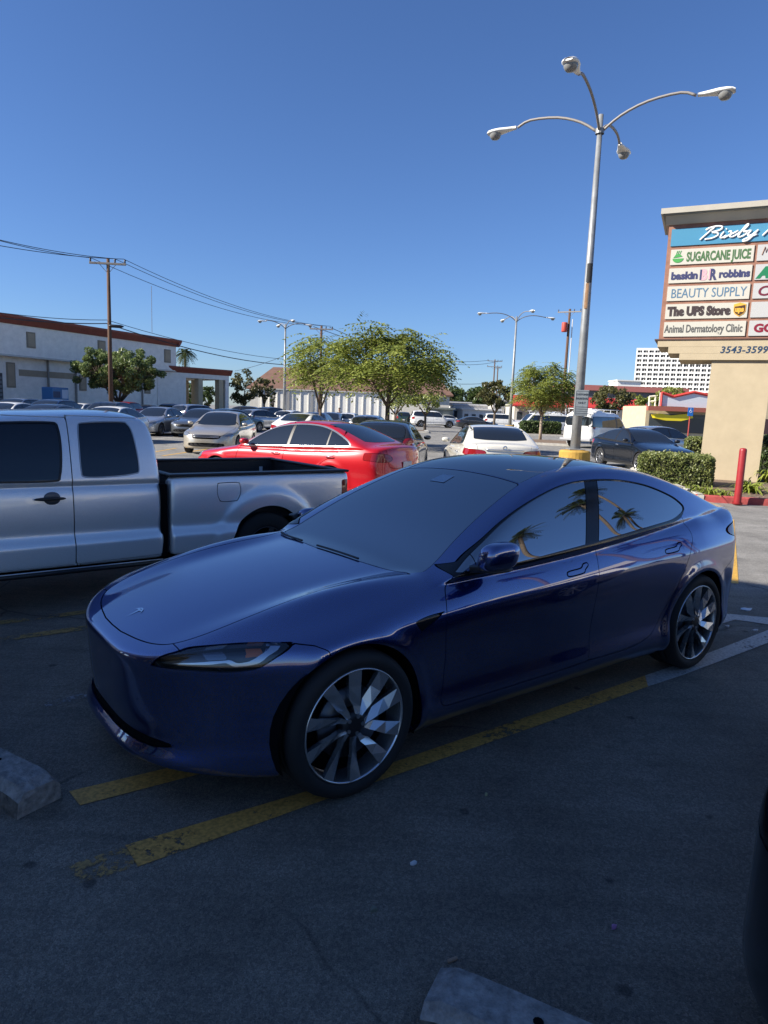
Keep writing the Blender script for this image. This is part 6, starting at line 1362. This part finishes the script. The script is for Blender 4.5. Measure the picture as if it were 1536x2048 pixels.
q = at(1400, 880, 25); hedge(q[0]+.2, q[1], 1.3, 1.2, 1.15, WS.a, 'taller small hedge touching the left side of the sign pillar', LEAF_H, leaf=.045, dens=700, seed=3)
q = at(1083, 850, 63); hedge(q[0], 63.5, 3.6, 1.6, 1.25, 0, 'rounded hedge block on the far kerbed island', LEAF_D, leaf=.08, dens=260, seed=4)
q = at(1545, 940, 22); hedge(q[0]+.9, q[1]+.3, 2.2, 1.5, 1.35, WS.a, 'dark hedge right of the sign pillar', LEAF_D, leaf=.05, dens=500, seed=5)
def lily(px, py, n, L_, label, seed, m=LEAF_L, z=.12, xy=None):
    r = np.random.RandomState(seed); q = ground(px, py, z); V = []; F = []
    for i in range(n):
        a = r.uniform(0, 6.28); o = r.normal(size=2)*.06; l_ = L_*r.uniform(.6, 1.1); el = r.uniform(.5, 1.25); w_ = .018*r.uniform(.8, 1.2)*L_/.4; n_ = np.array([-math.sin(a), math.cos(a), 0]); b_ = len(V)
        for j in range(7):
            f = j/6; e_ = el-f*1.6; p = np.array([o[0]+math.cos(a)*l_*(f*math.cos(el)+.25*f*f), o[1]+math.sin(a)*l_*(f*math.cos(el)+.25*f*f), l_*(f*math.sin(el)-.62*f*f*f)]); ww = w_*(1-f**2.5)+.001
            V += [p-n_*ww, p+n_*ww+np.array([0, 0, .004])]
        for j in range(6): F.append((b_+2*j, b_+2*j+1, b_+2*j+3, b_+2*j+2))
    return tag(obj('lily_plant', V, F, m, loc=(q[0], q[1], z)), label, 'plant', 'strap leaved plants in the sign bed')
lily(1500, 985, 80, .62, 'large strap leaved plant right of the red bollard', 1); lily(1392, 984, 40, .40, 'strap leaved clump at the right foot of the clipped hedge', 2); lily(1420, 990, 45, .42, 'strap leaved clump between the hedge and the red bollard', 3); lily(1446, 991, 26, .30, 'smallest strap leaved clump just left of the red bollard', 4); lily(1540, 965, 90, .8, 'tall strap leaved plant at the right edge behind the kerb', 5); lily(1372, 978, 20, .25, 'low strap leaved clump under the hedge front', 6)
r_ = np.random.RandomState(5); C = []
for _ in range(1500): t = r_.uniform(0, 1); s_ = r_.uniform(.2, 2.6); p = (arc[1] if t < .3 else pb[:2])+dK*r_.uniform(0, 5)*(t >= .3)+(pb[:2]-arc[1])*r_.uniform(0, 1)*(t < .3)+np.array([.25, .8])*s_; C.append((p[0], p[1], .128))
C = np.array(C); U = unit(r_.normal(size=(len(C), 3))*[1, 1, .25])*r_.uniform(.012, .035, (len(C), 1)); quads('leaf_litter', C, U, unit(np.cross(U, [0, .3, 1.]))*.010, mat('dry_leaf', (.26, .18, .10), .9)); tag(bpy.data.objects['leaf_litter'], kind='stuff')
# far kerbed islands
for (pts, nm) in ((((4.2, 42.9), (11.1, 40.8), (12.6, 46.8), (5.6, 49.0)), 'a'), (((11.4, 62.0), (17.2, 61.6), (17.6, 66), (11.6, 66.4)), 'b'), (((-3.5, 57.5), (3.5, 57), (3.6, 61), (-3.4, 61.4)), 'c')):
    g = MB(); P = [np.array(p) for p in pts]; c = sum(P)/4; g.add([(p[0], p[1], z) for z in (0, .14) for p in P], [(0, 1, 5, 4), (1, 2, 6, 5), (2, 3, 7, 6), (3, 0, 4, 7), (4, 5, 6, 7)]); tag(g.build('kerb', KW), kind='structure')
    I = [p+(c-p)*.10 for p in P]; g = MB(); g.add([(p[0], p[1], .146) for p in I], [(0, 1, 2, 3)]); tag(g.build('planting_bed', SOIL), kind='structure')
# parking lines on the sunlit lot
for i in range(9):
    wline('marking', (-19+2.75*i, 30), (-19+2.75*i, 35), .10, WHT); wline('marking', (-19+2.75*i, 20.5), (-19+2.75*i, 26), .10, YELB) if -19+2.75*i < -3 else None
# ---------------------------------------------------------------- right of the pillar
q = at(1560, 850, 48); rt2 = empty('street_shop', (q[0]-1.5, 48, 0)); tag(rt2, 'dark shop window with a pink and green poster at the right edge of the photo', 'shop window'); zA, zB, zC, zD = [at(1530, y, 48)[2] for y in (908, 880, 868, 838)]
box_part('wall', ST_C, rt2, 0, 8, .1, 4, 0, 5.0); box_part('window', mat('shopw', (.06, .03, .035), .15), rt2, .4, 7, .04, .098, zC, zD); box_part('window_frame', mat('frame_red', (.40, .05, .05), .5), rt2, .25, .4, .02, .098, zC-.1, zD+.1); box_part('poster', mat('poster_green', (.30, .55, .10), .5), rt2, .3, 3, .03, .098, zB, zC-.11); box_part('ledge', mat('ledge', (.5, .5, .5), .6), rt2, 0, 8, -.1, .098, zA, zA+.25)
# ================================================================ cars beside and behind the camera's view
bp_ = carw(.70, -3.305); r_ = copy_tree(BASE[('coupe', True)][0], None, {BASE[('coupe', True)][1]: paint('paint_ink', (.006, .007, .012), .3, .3, 1., .02), LENS_W: GLOSSBLACK}); r_.location = (bp_[0], bp_[1], 0); r_.rotation_euler[2] = ANG; tag(r_, 'black car whose front corner shows at the lower right edge', 'car')
# ---------------------------------------------------------------- the store behind the camera that shades the stalls
pe = np.array(ground(1477, 1161)[:2]); HB = 9.5; Ls = HB/math.tan(R(SUN_EL)); e_ = pe-np.array([-SUNV.x, -SUNV.y])/math.hypot(SUNV.x, SUNV.y)*Ls*1.0
rt3 = empty('strip_mall_building', (e_[0], e_[1], 0), math.atan2(-.47, .883)); tag(rt3, 'long cream strip mall building behind the photographer, casting the shade', 'building')
box_part('parapet', SLT, rt3, -11.5, 5, -1.2, -.0, 3.6, HB); box_part('canopy_soffit', SLT, rt3, -11.5, 5, -4.2, -1.201, 3.4, 3.7); box_part('wall', ST_C, rt3, -11.5, 5, -11, -4.201, 0, HB-.3)
for i in range(3):
    x = -11+5.3*i; box_part('column', SCR, rt3, x-.25, x+.25, -.7, -.2, 0, 3.598); w_ = box_part('shop_window', GLASS_FAR, rt3, x+.6, x+4.9, -4.2, -4.16, .5, 2.9)
# palms, shop and street seen only in the reflections of the blue car
for i, (x, y, h, ln, lab) in enumerate([(34.4, 6.2, 20.5, 2.6, 'nearest leaning palm right of the photo'), (38, 9.5, 25.0, 2.0, 'second leaning palm right of the photo'), (33, 1.0, 19.8, 3.4, 'third leaning palm right of the photo'), (36.0, 8.0, 16.4, 1.8, 'fourth palm right of the photo'), (40, 8.9, 12.8, .8, 'fifth palm right of the photo'), (44, -5, 15.8, -1, 'sixth palm right of the photo')]):
    palm(x, y, h, ln, lab, fr=34, L=1.7, seed=70+i, tr=.155, drop=.6, grp='palms seen reflected in the car windows')
rt4 = empty('white_shop_building', (24, -24, 0)); tag(rt4, 'low white building seen reflected in the car side glass', 'building'); box_part('wall', ST_L, rt4, 0, 10, 0, 29, 0, 6.2); box_part('roof', SLT, rt4, -.8, 10.5, -.8, 29.8, 6.202, 7.1)
for i in range(7): box_part('window', GLASS_FAR, rt4, -.06, -.005, 1+4*i, 4+4*i, .9, 4.6)
# ================================================================ people
SKIN = mat('skin', (.32, .18, .12), .5); HAIR = mat('hair', (.02, .014, .01), .6)
def skin_mesh(name, pts, edges, rad, m, parent, sub=2):
    me = bpy.data.meshes.new(name); me.from_pydata(pts, edges, []); me.materials.append(m); o = bpy.data.objects.new(name, me); COL.objects.link(o); o.parent = parent
    md = o.modifiers.new('skin', 'SKIN'); md.use_smooth_shade = True
    for i, r in enumerate(rad): me.skin_vertices[0].data[i].radius = (r, r) if not hasattr(r, '__len__') else r
    me.skin_vertices[0].data[0].use_root = True
    s = o.modifiers.new('sub', 'SUBSURF'); s.levels = sub; s.render_levels = sub; return o
def person(x, y, rz, label, shirt, pants, raise_arms=False):
    rt = empty('person', (x, y, 0), rz); tag(rt, label, 'person')
    if raise_arms: hands = [((-.22, .04, 1.40), (-.24, .20, 1.22), (-.07, .40, 1.62), (-.055, .43, 1.70)), ((.22, .04, 1.40), (.24, .20, 1.22), (.07, .40, 1.62), (.055, .43, 1.70))]
    else: hands = [((-.20, 0, 1.38), (-.26, .02, 1.12), (-.22, .16, .95), (-.20, .22, .93)), ((.20, 0, 1.38), (.27, -.02, 1.10), (.28, .03, .86), (.28, .05, .78))]
    P = [(0, 0, .95), (0, .01, 1.15), (0, 0, 1.35), (0, .01, 1.48), (0, .03, 1.58), (0, .035, 1.68), (0, .02, 1.76)]; E = [(i, i+1) for i in range(6)]; Rr = [(.14, .11), (.13, .10), (.15, .11), .055, .07, .085, .06]
    for s, hd in zip((-1, 1), hands):
        b = len(P); P += list(hd); E += [(2, b), (b, b+1), (b+1, b+2), (b+2, b+3)]; Rr += [.06, .047, .032, .035]
        for k in range(4): f = len(P); P += [(hd[3][0]+s*(.012*k-.02), hd[3][1]+.045, hd[3][2]+.04*(k-1.5)*.4), (hd[3][0]-s*.015+s*.012*k, hd[3][1]+.075, hd[3][2]+.016*(k-1.5))]; E += [(b+3, f), (f, f+1)]; Rr += [.010, .008]
        f = len(P); P += [(hd[3][0]-s*.03, hd[3][1]+.02, hd[3][2]-.03)]; E += [(b+3, f)]; Rr += [.011]
        b = len(P); P += [(s*.10, 0, .88), (s*.11, .02, .48), (s*.11, -.01, .10), (s*.12, .13, .04)]; E += [(0, b), (b, b+1), (b+1, b+2), (b+2, b+3)]; Rr += [.085, .06, .042, .038]
    skin_mesh('body', P, E, Rr, SKIN, rt)
    P = [(0, 0, .90), (0, .01, 1.12), (0, 0, 1.34), (0, .01, 1.45)]; E = [(0, 1), (1, 2), (2, 3)]; Rr = [(.175, .14), (.165, .135), (.175, .13), .085]
    for hd in hands: b = len(P); mid = tuple((hd[0][i]+hd[1][i])/2 for i in range(3)); P += [hd[0], mid]; E += [(2, b), (b, b+1)]; Rr += [.085, .075]
    skin_mesh('shirt', P, E, Rr, mat('shirt_'+label[:8], shirt, .85), rt)
    P = [(0, 0, .96)]; E = []; Rr = [(.17, .13)]
    for s in (-1, 1): b = len(P); P += [(s*.10, 0, .84), (s*.115, .02, .48), (s*.12, -.01, .12)]; E += [(0, b), (b, b+1), (b+1, b+2)]; Rr += [.105, .08, .065]
    skin_mesh('trousers', P, E, Rr, mat('pants_'+label[:8], pants, .85), rt)
    blob('hair', (0, .005, 1.765), (.088, .10, .06), HAIR, rt, 2.2, 10)
    return rt
q = at(679, 820, 58); person(q[0], 58, 2.6, 'dark haired person in dark clothes standing by the white ribbed wall', (.03, .03, .04), (.05, .05, .07))
